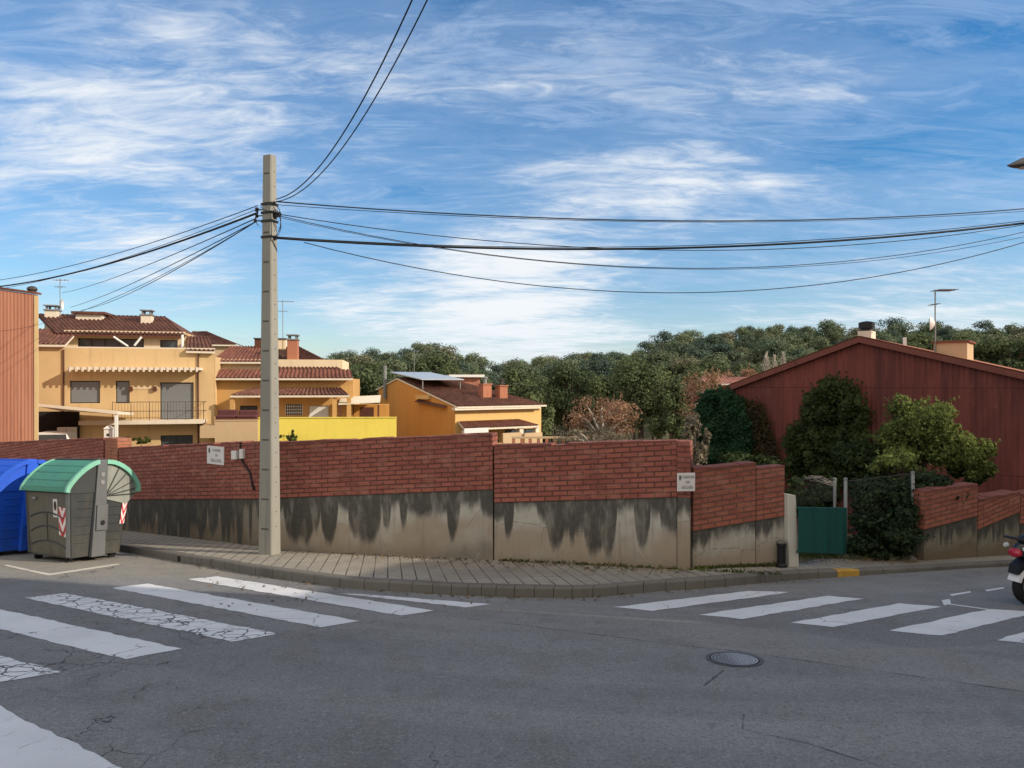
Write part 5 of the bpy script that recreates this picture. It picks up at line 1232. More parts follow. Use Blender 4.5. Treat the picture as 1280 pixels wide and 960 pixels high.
# far house behind the cream one
h2 = Hs('brown_roof_house', 'house with weathered brown roof showing between the cream and orange houses', 225, 56, 12, -5.4); xa, xb = h2.uz(222, 420)[0], h2.uz(296, 430)[0]; zt = h2.uz(260, 430)[1]; zr_ = h2.uz(245, 414, 4)[1]
MB().box(xa, xb, .3, 8, 0, zt-.1).build('wall', 'beige', h2.t); rf = roof(h2, 'roof', 'tile', (xa, 0, zt), (xb, 0, zt), (h2.uz(258, 414, 4)[0], 4, zr_), (xa+.3, 4, zr_)); MB().poly([(xb, 0, zt), (xb, 8, zt), (h2.uz(258, 414, 4)[0], 4, zr_)]).build('hip', 'tile', rf)

# --- red gabled building on the right
gd = Vector((.777, -.63, 0)).normalized(); gn = Vector((.63, .777, 0)).normalized(); P0 = Vector((9.67, 20.0, 0))
t = thing('red_building', 'dark red corrugated gable building on the right with pink tiled roof edge', 'building', (P0.x, P0.y, gz(P0.y)-.2))
def gp(tt, z, back=0.0): q = P0+gd*tt+gn*back; return Vector((q.x, q.y, z))
def g_at(px, py): q = on_line(px, P0, gd); return (q-P0).dot(gd), CAMZ-(py-480)/F*q.y
rt, rz = g_at(1075, 426); lt, lz = g_at(905, 489.5); r1t, r1z = g_at(1280, 472)
sl_r = (r1z-rz)/(r1t-rt); rt2 = r1t+5.5; rz2 = rz+sl_r*(rt2-rt); lt2 = g_at(879, 500)[0]; lz2 = lz+(lz-rz)/(lt-rt)*(lt2-lt)
zb = gz(22)-2.0
mb = MB(); n = 620
for i in range(n+1):
    tt = lt2+(rt2-lt2)*i/n; zt = (rz+(lz-rz)*(tt-rt)/(lt-rt)) if tt < rt else rz+sl_r*(tt-rt)
    am = .011*math.cos(2*math.pi*tt/.125); mb.v.append(gp(tt, zb, am)); mb.v.append(gp(tt, zt, am))
for i in range(n): mb.f.append((2*i, 2*i+2, 2*i+3, 2*i+1)); mb.uv.append([(0, 0)]*4)
mb.build('gable_cladding', 'gable_red', t, world=True, smooth=True)
mb = MB(); BK = 12.0
mb.poly([gp(lt2, zb, .05), gp(lt2, lz2, .05), gp(lt2, lz2, BK), gp(lt2, zb, BK)]); mb.poly([gp(rt2, zb, .05), gp(rt2, zb, BK), gp(rt2, rz2, BK), gp(rt2, rz2, .05)]); mb.poly([gp(lt2, zb, BK), gp(lt2, lz2, BK), gp(rt, rz, BK), gp(rt2, rz2, BK), gp(rt2, zb, BK)]); mb.build('wall', 'gable_red', t, world=True)
for (ta, za, tb_, zb_) in ((lt2-.3, lz2-.09, rt, rz+.01), (rt, rz+.01, rt2+.3, rz2-.07)):
    up = Vector((0, 0, 1)); A, B = gp(ta, za+.10, -.12), gp(tb_, zb_+.10, -.12); C_, D_ = gp(tb_, zb_+.10, BK+.2), gp(ta, za+.10, BK+.2)
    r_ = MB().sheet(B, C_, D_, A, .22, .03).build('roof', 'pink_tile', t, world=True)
    mb = MB(); A2, B2 = gp(ta, za-.06, -.14), gp(tb_, zb_-.06, -.14); k = gn*.09; mb.hexa([A2, B2, B2+k, A2+k], [A2+up*.15, B2+up*.15, B2+k+up*.15, A2+k+up*.15]); mb.build('verge', 'pink_trim', r_, world=True)
    mb = MB(); mb.hexa([A-up*.05+gn*.12, B-up*.05+gn*.12, C_-up*.05, D_-up*.05], [A-up*.03+gn*.12, B-up*.03+gn*.12, C_-up*.03, D_-up*.03]); mb.build('roof_deck', 'pink_trim', r_, world=True)
def roofz(tt): return (rz+(lz-rz)*(tt-rt)/(lt-rt) if tt < rt else rz+sl_r*(tt-rt))+.12
# chimney with dark cowl, in building axes
def gbox(name, mat, t0, t1, b0, b1, z0, z1, par=t):
    return MB().hexa([gp(t0, z0, b0), gp(t1, z0, b0), gp(t1, z0, b1), gp(t0, z0, b1)], [gp(t0, z1, b0), gp(t1, z1, b0), gp(t1, z1, b1), gp(t0, z1, b1)]).build(name, mat, par, world=True)
def col_t(px, back):
    o_ = P0+gn*back; q = on_line(px, o_, gd); return (q-o_).dot(gd), q.y
bk = 1.2; ta, ya = col_t(1072, bk); tb_, yb = col_t(1089, bk); zt = CAMZ-(414-480)/F*ya
ch = gbox('chimney', 'trim', ta, tb_, bk, bk+.55, roofz(ta)-.7, zt); tc, yc = (ta+tb_)/2, 0
q = gp(tc, zt, bk+.27); mb = MB(); mb.lathe(q, [(0, .002), (.17, .002), (.17, .08), (.22, .1), (.22, .26), (.16, .28), (.05, .3), (0, .31)], 14); mb.build('cowl', 'black', ch, world=True)
bk = 1.8; ta, ya = col_t(1167, bk); tb_, yb = col_t(1209, bk); zt = CAMZ-(429-480)/F*ya; gbox('stair_head', 'beige', ta, tb_, bk, bk+1.3, roofz(ta)-.9, zt)
gbox('stair_head_roof', 'pink_trim', ta-.06, tb_+.06, bk-.06, bk+1.36, zt+.003, zt+.05)
bk = 1.5; ta, ya = col_t(1131, bk); q = gp(ta, roofz(ta)-.2, bk); MB().tube([q, q+Vector((0, 0, .45))], .05, 8).build('vent_pipe', 'white_metal', t, world=True)
bk = 1.75; ta, ya = col_t(1169, bk); q = gp(ta, roofz(ta)-.05, bk); hh = CAMZ-(362-480)/F*ya-q.z
antenna('aerial mast with grey dish on the red building roof', q, hh, ((hh-.02, -.02, .55, 9), (hh-.42, -.10, .04, 2)), (hh-.95, .2, R(-28)), r=.018)

# ------------------------------------------------------------------ buildings across the street, out of frame: they throw the shade
def block(label, P, z1, mat):
    c = sum((Vector((x, y, 0)) for x, y in P), Vector())/len(P); zb = min(gz(y) for x, y in P)-.5; t = thing('street_building', label, 'building', (c.x, c.y, zb))
    MB().hexa([(x, y, zb) for x, y in P], [(x, y, z1) for x, y in P]).build('wall', mat, t, world=True)
    g = 1.04; Q = [((x-c.x)*g+c.x, (y-c.y)*g+c.y) for x, y in P]
    MB().hexa([(x, y, z1+.003) for x, y in P], [(x, y, z1+.3) for x, y in P]).build('parapet', 'trim', t, world=True)
    # window rows on the two street faces
    for i in range(len(P)):
        a, b = Vector((*P[i], 0)), Vector((*P[(i+1) % len(P)], 0)); L = (b-a).length; d = (b-a)/L; nn = Vector((d.y, -d.x, 0))
        if (a+b).dot(nn)/2 > c.dot(nn): pass
        else: nn = -nn
        base = max(gz(a.y), gz(b.y)); k = 0
        while base+1.0+k*2.9+1.4 < z1-.3:
            n = int(L/2.6)
            for j in range(n):
                q = a+d*(L*(j+.5)/n); w = .5; z0 = base+1.0+k*2.9
                wn = MB().hexa([(q-d*w+nn*.005)+Vector((0, 0, z0)), (q+d*w+nn*.005)+Vector((0, 0, z0)), (q+d*w+nn*.05)+Vector((0, 0, z0)), (q-d*w+nn*.05)+Vector((0, 0, z0))], [(q-d*w+nn*.005)+Vector((0, 0, z0+1.3)), (q+d*w+nn*.005)+Vector((0, 0, z0+1.3)), (q+d*w+nn*.05)+Vector((0, 0, z0+1.3)), (q-d*w+nn*.05)+Vector((0, 0, z0+1.3))]).build('window', 'frame', t, world=True)
            k += 1
    return t
YA = 4.6
block('tall plain apartment block across the street, out of frame to the right', [(13, YA), (13.0, -24), (26, -27), (26, YA-.3055*13-.3)], 15.0, 'beige')
block('low house across the street, out of frame to the right', [(14.4, 4.2), (27.8, .3), (31, 6.2), (29, 12.6), (23, 9.4), (15.6, 6.3)], 7.5, 'cream')

# ------------------------------------------------------------------ vegetation
def tree_thing(name, label, cat, base, foliage, leafmat, size, aspect, trunk=None, group=None, barkm='bark', pname='crown'):
    t = thing(name, label, cat, base, group=group); P, Q = foliage
    quads_mesh(pname, P-np.array(base)[None, :], Q, size, aspect, leafmat, t)
    if trunk:
        mb = MB()
        for pts, rs in trunk: mb.tube([Vector(p)-Vector(base) for p in pts], rs, 7)
        mb.build('trunk', barkm, t, smooth=True)
    return t
# pine variants for the wooded hill (local coords, base at 0)
def pine_clumps(hh, w, seed, dens=1.0, flat=.55):
    r = random.Random(seed); items = []
    nb_ = r.randint(7, 10)
    for i in range(nb_):
        a = r.uniform(0, 6.28); d = w*r.uniform(.15, .75) if i else 0; z = hh*(.62+.30*r.random()*(1-.5*d/w)) if i else hh*.84
        rr = w*r.uniform(.34, .52); items.append(((d*math.cos(a), d*math.sin(a), z), (rr, rr, rr*flat+.25), int(150*dens), .5))
    return clumps(items)
def pine_trunk(hh, seed):
    r = random.Random(seed); lean = r.uniform(-.6, .6); out = [([(0, 0, -.8), (lean*.3, .1, hh*.35), (lean, .2, hh*.8)], [hh*.022, hh*.017, hh*.007])]
    for k in range(5):
        a = r.uniform(0, 6.28); z = hh*r.uniform(.45, .7); out.append(([(lean*.6, .15, z), (lean*.6+1.4*math.cos(a), 1.4*math.sin(a), z+hh*.14)], [hh*.009, hh*.004]))
    return out
protos = []
for k in range(5):
    hh = (8.5, 9.5, 7.5, 10.0, 8.0)[k]; w = (2.6, 3.0, 2.6, 2.8, 3.3)[k]; P, Q = pine_clumps(hh, w, 100+k, 1.5); protos.append((hh, P, Q))
rr = random.Random(5)
spots = []
y = 70.0
while y < 186:
    px = 395.0; stepx = 2.75/y*F
    while px < 1340:
        jx = px+rr.uniform(-.45, .45)*stepx; jy = y+rr.uniform(-2, 2); spots.append((jx, jy)); px += stepx
    y += 3.2 if y < 110 else 3.9
# the mass of the wood is one object; its nearer edge trees stand alone
mass, near = [], []
for px, yy in spots:
    x = (px-640)/F*yy; z = ground_z(x, yy); hid = px < 470 and yy < 100
    if yy > 92: mass.append((x, yy, z, px))
    elif rr.random() < .34: near.append((x, yy, z, px))
C, Qn, Tn = [], [], []
for (x, yy, z, px) in mass:
    hh, P, Q = protos[rr.randrange(5)]; s = rr.choice((.42, .55, .65, .7, .8, .95))*rr.uniform(.9, 1.1); a = rr.uniform(0, 6.28); ca, sa = math.cos(a), math.sin(a)
    sel = rng.random(len(P)) < (.85 if yy < 130 else .62 if yy < 160 else .75); Pp = P[sel]; Qq = Q[sel]
    # the top of each tree is held near the wanted skyline for the farthest rows
    R2 = np.array([[ca, -sa, 0], [sa, ca, 0], [0, 0, 1]]); C.append(Pp@R2.T*s+np.array([x, yy, z])); Qn.append(Qq@R2.T); Tn.append(np.clip(np.full(len(Pp), rr.random())+rng.normal(size=len(Pp))*.05, 0, 1))
C = np.concatenate(C); Qn = np.concatenate(Qn)
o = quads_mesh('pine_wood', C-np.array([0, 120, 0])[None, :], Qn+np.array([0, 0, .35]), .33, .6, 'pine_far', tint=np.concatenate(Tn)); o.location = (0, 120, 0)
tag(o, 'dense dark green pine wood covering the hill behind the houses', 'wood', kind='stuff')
first = {}
for i, (x, yy, z, px) in enumerate(near):
    k = rr.randrange(5); s = rr.uniform(.65, 1.05)
    if k not in first:
        hh, P, Q = protos[k]; t = thing('pine_tree', 'dark green umbrella pine along the lower edge of the wood', 'tree', (x, yy, z), rr.uniform(0, 6), 'pines along the lower edge of the wood')
        quads_mesh('crown', P, Q+np.array([0, 0, .35]), .36, .6, 'pine', t); mb = MB()
        for pts, rs in pine_trunk(hh, 40+k): mb.tube(pts, rs, 6)
        mb.build('trunk', 'bark', t, smooth=True); first[k] = t
    else:
        t = copy_tree(first[k]); t.matrix_world = Matrix.Translation((x, yy, z)) @ Matrix.Rotation(rr.uniform(0, 6), 4, 'Z')
    t.scale = (s, s, s)
# trees one can tell apart -------------------------------------------
def px_r(px, Y): return px/F*Y
def big_tree(name, label, px, py_top, py_bot, wpx, Y, leafm, n, size, seed, barkm='bark', hollow=.5, trunk=True, base_z=None, lobes=12, aspect=.7, low=-1.0, cat='tree', pname='crown'):
    r = random.Random(seed); c = at(px, (py_top+py_bot)/2, Y); hw = px_r(wpx, Y)/2; hh = px_r(py_bot-py_top, Y)/2; items = []
    for i in range(lobes):
        a = r.uniform(0, 6.28); f = r.uniform(-.75, .8); k = math.sqrt(max(.05, 1-f*f))*r.uniform(.45, .85); q = r.uniform(.20, .42)
        items.append(((c.x+hw*k*math.cos(a)*.9, c.y+hw*k*math.sin(a)*.9, c.z+hh*f*.8), (hw*q, hw*q, hh*q*.95), int(n/lobes), hollow, low))
    base = Vector((c.x, Y, ground_z(c.x, Y) if base_z is None else base_z)); tr = []
    if trunk:
        tr.append(([base-Vector((0, 0, .2)), Vector((c.x+.1, Y, (base.z+c.z)/2)), Vector((c.x, Y, c.z+hh*.4))], [hw*.09, hw*.07, hw*.02]))
        for it in items: tr.append(([Vector((c.x, Y, c.z-hh*.6)), Vector(it[0])*.6+Vector((c.x, Y, c.z-hh*.2))*.4, Vector(it[0])], [hw*.04, hw*.025, hw*.01]))
    Pc, Qc = clumps(items); sp_n = max(2, int(n/9*.16/len(items)))
    ex = [sprigs(it[0], it[1], sp_n) for it in items]; Pc = np.concatenate([Pc]+[e[0] for e in ex]); Qc = np.concatenate([Qc]+[e[1] for e in ex])
    return tree_thing(name, label, cat, base, (Pc, Qc), leafm, size, aspect, tr, None, barkm, pname)
big_tree('oak_tree', 'russet dry leaved oak rising behind the middle of the brick wall', 752, 487, 566, 104, 40, 'oak_dry', 4300, .125, 1, 'bark_pale', lobes=30, hollow=.1)
big_tree('bare_shrub', 'grey twiggy shrub mass at the foot of the russet oak', 742, 533, 566, 112, 38, 'grey_twig', 2200, .11, 2, 'bark_pale', lobes=16, hollow=.1)
big_tree('oak_tree', 'russet dry leaved tree left of the ivy covered wall end', 878, 456, 566, 74, 42, 'oak_dry', 4200, .125, 3, 'bark_pale', lobes=26, hollow=.1)
big_tree('oak_tree', 'small russet tree top above the pink roofed house', 920, 454, 490, 62, 66, 'oak_dry', 2200, .18, 4, lobes=14, hollow=.1)
big_tree('bare_shrub', 'grey twiggy shrub behind the corner pier', 868, 515, 590, 44, 17.5, 'grey_twig', 1800, .10, 5, 'bark_pale', .2, lobes=12)
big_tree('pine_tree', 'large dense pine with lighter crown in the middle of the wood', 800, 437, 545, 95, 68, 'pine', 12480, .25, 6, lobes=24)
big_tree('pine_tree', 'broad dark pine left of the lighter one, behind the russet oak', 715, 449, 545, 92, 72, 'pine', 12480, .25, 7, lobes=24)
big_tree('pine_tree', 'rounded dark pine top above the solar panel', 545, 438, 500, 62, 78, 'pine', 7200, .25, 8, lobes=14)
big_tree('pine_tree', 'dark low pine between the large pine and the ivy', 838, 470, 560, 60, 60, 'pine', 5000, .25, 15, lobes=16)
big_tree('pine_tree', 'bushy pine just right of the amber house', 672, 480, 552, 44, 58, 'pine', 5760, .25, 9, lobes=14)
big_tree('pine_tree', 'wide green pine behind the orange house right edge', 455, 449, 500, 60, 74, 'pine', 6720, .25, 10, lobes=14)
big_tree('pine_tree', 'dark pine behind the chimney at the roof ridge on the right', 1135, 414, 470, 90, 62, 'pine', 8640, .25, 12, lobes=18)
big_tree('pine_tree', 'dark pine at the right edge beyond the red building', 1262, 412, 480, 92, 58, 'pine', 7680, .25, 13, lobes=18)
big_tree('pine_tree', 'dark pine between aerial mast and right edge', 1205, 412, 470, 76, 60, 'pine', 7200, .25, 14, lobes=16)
# bare pale poplars
for i, (px, lab) in enumerate(((958, 'leftmost bare pale poplar on the hill foot'), (968, 'middle bare pale poplar on the hill foot'), (979, 'rightmost bare pale poplar on the hill foot'))):
    b0 = at(px, 500, 72); tp = at(px+1, 440+i % 2*4, 72); t = thing('poplar_tree', lab, 'tree', b0); mb = MB(); h_ = tp.z-b0.z
    mb.tube([(0, 0, -2), (0, 0, h_*.5), (.1, 0, h_)], [.16, .1, .02], 6); r = random.Random(i)
    for k in range(80):
        z = h_*(.2+.78*k/80); a = r.uniform(0, 6.28); l = 1.5*(1-k/95); mb.tube([(0, 0, z), (l*.42*math.cos(a), l*.42*math.sin(a), z+l)], [.05, .02], 4)
    mb.build('trunk', 'bark_pale', t)

# ivy hedge on the left end of the gable, climbers, shrubs ------------
def ivy_sheet(name, label, cat, region, nleaf, size, mat, thick, seed, back=-.05, rag=2.5):
    """leaves hung on the gable plane inside a pixel-outlined patch of that wall"""
    r = np.random.default_rng(seed); out = []; xs_ = [p[0] for p in region]; ys_ = [p[1] for p in region]
    def inside(x, y):
        c = False; j = len(region)-1
        for i in range(len(region)):
            xi, yi = region[i]; xj, yj = region[j]
            if (yi > y) != (yj > y) and x < (xj-xi)*(y-yi)/(yj-yi)+xi: c = not c
            j = i
        return c
    ctrs = []
    while len(ctrs) < 90:
        x, y = r.uniform(min(xs_), max(xs_)), r.uniform(min(ys_), max(ys_))
        if inside(x, y): ctrs.append((x, y))
    dep = r.uniform(.2, 1.8, len(ctrs))
    while len(out) < nleaf:
        ci = r.integers(len(ctrs)); cx, cy = ctrs[ci]; x, y = r.normal(cx, 6), r.normal(cy, 7)
        if not inside(x+r.normal(0, rag), y+r.normal(0, rag)): continue
        q = on_line(x, P0, gd); z = CAMZ-(y-480)/F*q.y; k = -abs(r.normal(0, thick*.35))-thick*dep[ci]*math.exp(-((x-cx)**2/90+(y-cy)**2/120))+back
        out.append((q.x+gn.x*k, q.y+gn.y*k, z))
    P = np.array(out); Q = np.tile(np.array([-gn.x, -gn.y, .5]), (len(P), 1))+r.normal(size=P.shape)*.55
    base = Vector((P[:, 0].mean(), P[:, 1].mean(), P[:, 2].min())); return tree_thing(name, label, cat, base, (P, Q), mat, size, .85, None, pname='foliage')
ivy_sheet('ivy_hedge', 'dense dark green ivy hiding the left end of the red gable', 'ivy', [(874, 492), (890, 488), (912, 487), (930, 500), (942, 530), (950, 592), (874, 592)], 17000, .10, 'ivy', .22, 1)
ivy_sheet('climbing_vine', 'thin reddish brown creeper between the ivy and the big climber on the gable', 'creeper', [(934, 508), (944, 500), (956, 515), (966, 545), (976, 590), (946, 592)], 2200, .085, 'climber_red', .12, 2, rag=7)
ivy_sheet('climbing_vine', 'big dark leafy climber spread over the middle of the red gable', 'creeper', [(1004, 512), (1022, 486), (1040, 472), (1052, 466), (1062, 478), (1078, 484), (1088, 506), (1084, 535), (1098, 556), (1104, 606), (985, 606), (976, 580), (988, 560), (982, 540), (1000, 528)], 15000, .085, 'climber', .40, 3, rag=8)
# glossy shrub with sunlit top
big_tree('laurel_shrub', 'tall glossy laurel shrub with sunlit yellow green leaves', 1152, 489, 596, 106, 15.2, 'laurel', 15000, .075, 21, lobes=30, hollow=.35, base_z=gz(15.2)-.3, cat='shrub')
big_tree('laurel_shrub', 'lower right bough of laurel hanging over the orange brick wall', 1212, 536, 612, 58, 14.6, 'laurel', 7500, .075, 22, lobes=16, hollow=.35, base_z=gz(14.6)-.3, cat='shrub')
big_tree('ivy_bush', 'dark ivy heap bulging over the wire fence beside the gate', 1108, 592, 702, 100, 12.9, 'ivy_dark', 12000, .075, 23, lobes=34, hollow=.3, trunk=False, base_z=gz(12.9), cat='ivy')
big_tree('ivy_bush', 'ivy crest trailing over the orange brick wall top', 1168, 588, 630, 80, 13.1, 'ivy_dark', 4200, .075, 24, lobes=18, hollow=.3, trunk=False, base_z=gz(13.1)+.9, cat='ivy')
big_tree('garden_shrub', 'loose dark garden shrub behind the wire mesh above the gate', 1016, 590, 660, 80, 14.0, 'climber', 5200, .085, 25, lobes=20, hollow=.3, base_z=gz(14)-.2, cat='shrub')
big_tree('garden_shrub', 'low dim shrub behind the small stepped brick wall', 935, 560, 610, 90, 16.0, 'climber', 4200, .10, 26, lobes=16, hollow=.3, base_z=gz(16)-.2, cat='shrub')
big_tree('garden_shrub', 'leafy undergrowth between the big climber and the laurel shrub', 1082, 548, 620, 92, 15.6, 'climber', 7000, .085, 41, lobes=26, hollow=.2, base_z=gz(15.6)-.2, cat='shrub')
big_tree('ivy_bush', 'low dark ivy spilling forward at the foot of the fence posts', 1100, 640, 704, 96, 12.55, 'ivy_dark', 5200, .07, 42, lobes=30, hollow=.2, trunk=False, base_z=gz(12.5), cat='ivy')
big_tree('laurel_shrub', 'pale sprigs of laurel reaching over the wire fence', 1120, 560, 612, 74, 13.6, 'laurel', 1500, .075, 43, lobes=16, hollow=.1, base_z=gz(13.6)-.2, cat='shrub')
# small plants peeping over walls
big_tree('wall_plant', 'sparse plant leaning over the lemon yellow wall beside the pole', 361, 533, 556, 20, 35.4, 'weed', 60, .16, 31, lobes=6, hollow=.1, base_z=gz(35), cat='plant')
big_tree('wall_plant', 'sparse climber on the cream house ground floor', 176, 545, 556, 26, 38.6, 'weed', 90, .18, 32, lobes=8, hollow=.1, base_z=-4, cat='plant')
big_tree('wall_plant', 'small shrub poking above the step in the brick wall', 622, 540, 560, 16, 14.5, 'ivy_dark', 500, .05, 33, lobes=6, hollow=.2, base_z=gz(14.5), cat='plant')
# dead stem of pale branches over the gate
mb = MB(); r = random.Random(9); b0 = at(1036, 612, 12.6)
for k in range(9):
    a = at(1045-k*1.5, 606+r.uniform(-3, 3), 12.7); b = at(1012+r.uniform(-8, 8), 597+r.uniform(-3, 5), 12.8); m_ = a.lerp(b, .5)+Vector((0, 0, r.uniform(0, .08))); mb.tube([a, m_, b], [.008, .007, .004], 4)
o = mb.build('dry_branches', 'bark_pale'); tag(o, 'pale dry stems bending over the wire mesh above the gate', 'branches'); local_frame(o)
# ground litter and weeds
P, Q = [], []
for _ in range(1150):
    k = rng.random()*1.35
    if k < .55: q = on_line(350+rng.random()*500, WA, DW); x, yv, of = q.x+nw.x*abs(rng.normal(0, .25))+nw.x*.05, q.y+nw.y*(.05+abs(rng.normal(0, .25))), .15
    elif k < .8: q = G(1000+rng.random()*150, 702+rng.normal()*2, .12); x, yv, of = q.x, q.y, .13
    elif k > 1.0: q = K[int(rng.integers(20, len(K)-40))]; dd_ = abs(rng.normal(0, .10))+.02; x, yv, of = q.x+rng.normal()*.1, q.y-dd_, .012
    else: q = G(240+rng.random()*420, 738+rng.normal()*12); x, yv, of = q.x, q.y, .012
    P.append((x, yv, gz(yv, of+.008))); Q.append((rng.normal()*.25, rng.normal()*.25, 1))
o = quads_mesh('fallen_leaves', np.array(P), np.array(Q), .045, .6, 'dead_leaf'); tag(o, 'small dry leaves blown along the wall foot and kerb', 'leaves', kind='stuff')
P, Q = [], []
for _ in range(3200):
    px = 996+rng.random()*150; q = G(px, 694+rng.normal()*2.6, .1); P.append((q.x, q.y, q.z+abs(rng.normal(0, .05)))); Q.append((rng.normal(), rng.normal(), .25))
for _ in range(900):
    q = on_line(620+rng.random()*360, WA, DW) if rng.random() < .5 else on_line(868+rng.random()*110, WC, DR); P.append((q.x, q.y-.02-abs(rng.normal(0, .02)), gz(q.y, .15)+abs(rng.normal(0, .018)))); Q.append((rng.normal(), rng.normal(), .2))
o = quads_mesh('weeds', np.array(P), np.array(Q), .06, .35, 'weed'); tag(o, 'weeds and moss along the wall foot and under the gate', 'weeds', kind='stuff')
# kerbside rubble under the ivy
mb = MB(); r = random.Random(4)
for k in range(16):
    q = G(1062+r.uniform(-4, 85), 699+r.uniform(-3, 2), .1); s = r.uniform(.03, .07); mb.hexa([q+Vector((-s, -s*.8, 0)), q+Vector((s, -s, 0)), q+Vector((s*.9, s, 0)), q+Vector((-s*.7, s*.8, 0))], [q+Vector((-s*.6, -s*.5, s)), q+Vector((s*.6, -s*.6, s*.8)), q+Vector((s*.5, s*.5, s)), q+Vector((-s*.5, s*.5, s*.9))])
o = mb.build('rubble', 'kerb'); tag(o, 'scattered concrete crumbs at the foot of the ivy heap', 'rubble', kind='stuff')

# ------------------------------------------------------------------ sky, sun, camera
world = bpy.data.worlds.new('World'); scene.world = world; world.use_nodes = True
a = N.__new__(N); a.t = world.node_tree; a.t.nodes.clear()
out = a.n('ShaderNodeOutputWorld'); bg = a.n('ShaderNodeBackground'); a.t.links.new(bg.outputs[0], out.inputs[0])
a.tc = a.n('ShaderNodeTexCoord'); dv = a.tc.outputs['Generated']
sky = a.n('ShaderNodeTexSky', sky_type='NISHITA'); sky.sun_disc = False; sky.sun_elevation = SUN_EL
sky.sun_rotation = math.atan2(SUN.x, SUN.y); sky.altitude = 100; sky.air_density = 1.0; sky.dust_density = .6; sky.ozone_density = 2.5
SK = .15
X, Y, Z = a.sep(dv)[0:3]
hs = a.n('ShaderNodeHueSaturation'); hs.inputs['Saturation'].default_value = 1.42; hs.inputs['Value'].default_value = .96; a.put(hs.inputs['Color'], sky.outputs[0])
blue = a.mix(1.0, hs.outputs[0], (SK, SK, SK), 'MULTIPLY')
den = a.math('ADD', a.math('MAXIMUM', Z, 0.0), .16); U, V = a.math('DIVIDE', X, den), a.math('DIVIDE', Y, den)
cp = a.comb(U, V, 0)
wisp = a.noise(a.mapping(cp, (1.5, 3.6, 1), (2.3, 0, 0), (0, 0, R(-24))), 1.0, 9, .62, .9)
puff = a.noise(a.mapping(cp, (1.2, 2.2, 1), (7, 3, 0)), 1.0, 8, .6, .5)
rip = a.noise(a.mapping(cp, (5.0, 13.0, 1), (0, 5, 0), (0, 0, R(-30))), 1.0, 8, .66, 1.0)
def blob_sky(px, py, rx, ry, amp):
    d = ray(px, py).normalized(); ln = ray(px, py).length
    az = a.math('DIVIDE', X, a.math('MAXIMUM', Y, .05)); el = a.math('DIVIDE', Z, a.math('MAXIMUM', Y, .05))
    u_ = a.math('DIVIDE', a.math('ADD', az, -(px-640)/F), rx/F); v_ = a.math('DIVIDE', a.math('ADD', el, -(480-py)/F), ry/F)
    r2 = a.math('ADD', a.math('MULTIPLY', u_, u_), a.math('MULTIPLY', v_, v_))
    return a.math('MULTIPLY', a.math('EXPONENT', a.math('MULTIPLY', r2, -1.0)), amp)
cov = None
for bsk in ((640, 395, 200, 105, .34), (850, 235, 170, 60, .27), (640, 330, 110, 90, .12), (120, 190, 330, 240, .17), (300, 120, 300, 150, .13), (1000, 90, 220, 70, .17), (1180, 400, 260, 30, .22), (1180, 350, 240, 40, .17), (440, 390, 60, 50, .14), (200, 330, 120, 60, .14),
            (360, 320, 70, 60, -.12), (520, 240, 110, 50, -.12), (840, 370, 70, 40, -.16), (1100, 160, 180, 50, -.10), (1000, 310, 300, 24, -.05), (250, 420, 160, 30, -.2), (480, 330, 60, 60, -.10), (700, 40, 160, 60, .04), (1150, 30, 200, 50, -.08), (60, 30, 120, 60, -.06)):
    b_ = blob_sky(*bsk); cov = b_ if cov is None else a.math('ADD', cov, b_)
dens = a.math('ADD', a.math('MULTIPLY', wisp, .55), a.math('MULTIPLY', puff, .45)); dens = a.math('ADD', dens, a.math('MULTIPLY', a.math('ADD', rip, -.5), .42)); dens = a.math('ADD', dens, cov)
mask = a.step(dens, .42, .98); veil = a.step(dens, .28, .62, 0, .30)
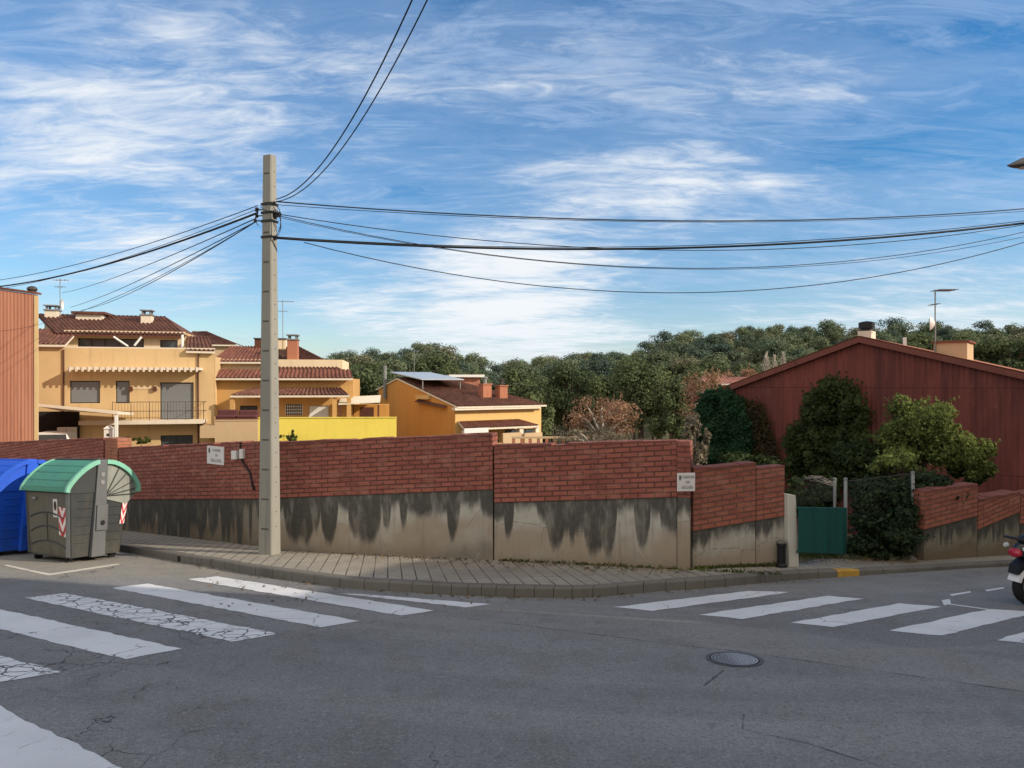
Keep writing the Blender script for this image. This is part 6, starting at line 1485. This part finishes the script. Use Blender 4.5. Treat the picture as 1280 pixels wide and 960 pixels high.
fib = a.noise(a.mapping(cp, (3.0, 9.0, 1), (1, 9, 0), (0, 0, R(38))), 1.0, 9, .7, 1.2)
thin = a.step(a.math('ADD', a.math('MULTIPLY', fib, .6), a.math('MULTIPLY', puff, .4)), .36, .66, 0, .58); thin = a.math('ADD', thin, a.math('MULTIPLY', cov, .25))
mask = a.math('MAXIMUM', a.math('MAXIMUM', mask, veil), thin)
haze = a.step(Z, .11, .0, 0, .32)
mask = a.math('MULTIPLY', a.math('MAXIMUM', mask, haze), a.step(Z, -.02, .01))
ccol = a.mix(a.step(dens, .55, .9), (.50, .65, .90), (.90, .94, .98)); ccol = a.mix(haze, ccol, (.72, .86, .97))
col = a.mix(mask, blue, ccol)
rear_fill = a.math('MULTIPLY', a.step(Y, .30, -.30), a.step(Z, -.02, .06)); rear_fill = a.math('MULTIPLY', rear_fill, a.math('ADD', .62, a.math('MULTIPLY', puff, .5), clamp=True))
col = a.mix(rear_fill, col, (1.38, 1.27, 1.12))      # bright cloud added overhead and behind the camera, unseen, to lift the shade
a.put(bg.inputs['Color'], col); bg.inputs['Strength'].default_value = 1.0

sun = bpy.data.lights.new('Sun', 'SUN'); sun.energy = 5.0; sun.angle = R(.5); sun.color = (1.0, .885, .72)
so = bpy.data.objects.new('Sun', sun); COL.objects.link(so)
tosun = Vector((SUN.x*math.cos(SUN_EL), SUN.y*math.cos(SUN_EL), math.sin(SUN_EL))); so.rotation_euler = tosun.to_track_quat('Z', 'Y').to_euler(); so.location = (20, -10, 20)

cam = bpy.data.cameras.new('Camera'); cam.sensor_width = 36; cam.lens = 36*F/W; cam.clip_end = 3000; cam.clip_start = .05
co = bpy.data.objects.new('Camera', cam); COL.objects.link(co); co.location = CAM; co.rotation_euler = (R(90), 0, 0); scene.camera = co
scene.view_settings.view_transform = 'Standard'; scene.view_settings.look = 'None'; scene.view_settings.exposure = 0; scene.view_settings.gamma = 1
scene.render.engine = 'CYCLES'; scene.cycles.max_bounces = 6; scene.cycles.use_denoising = True
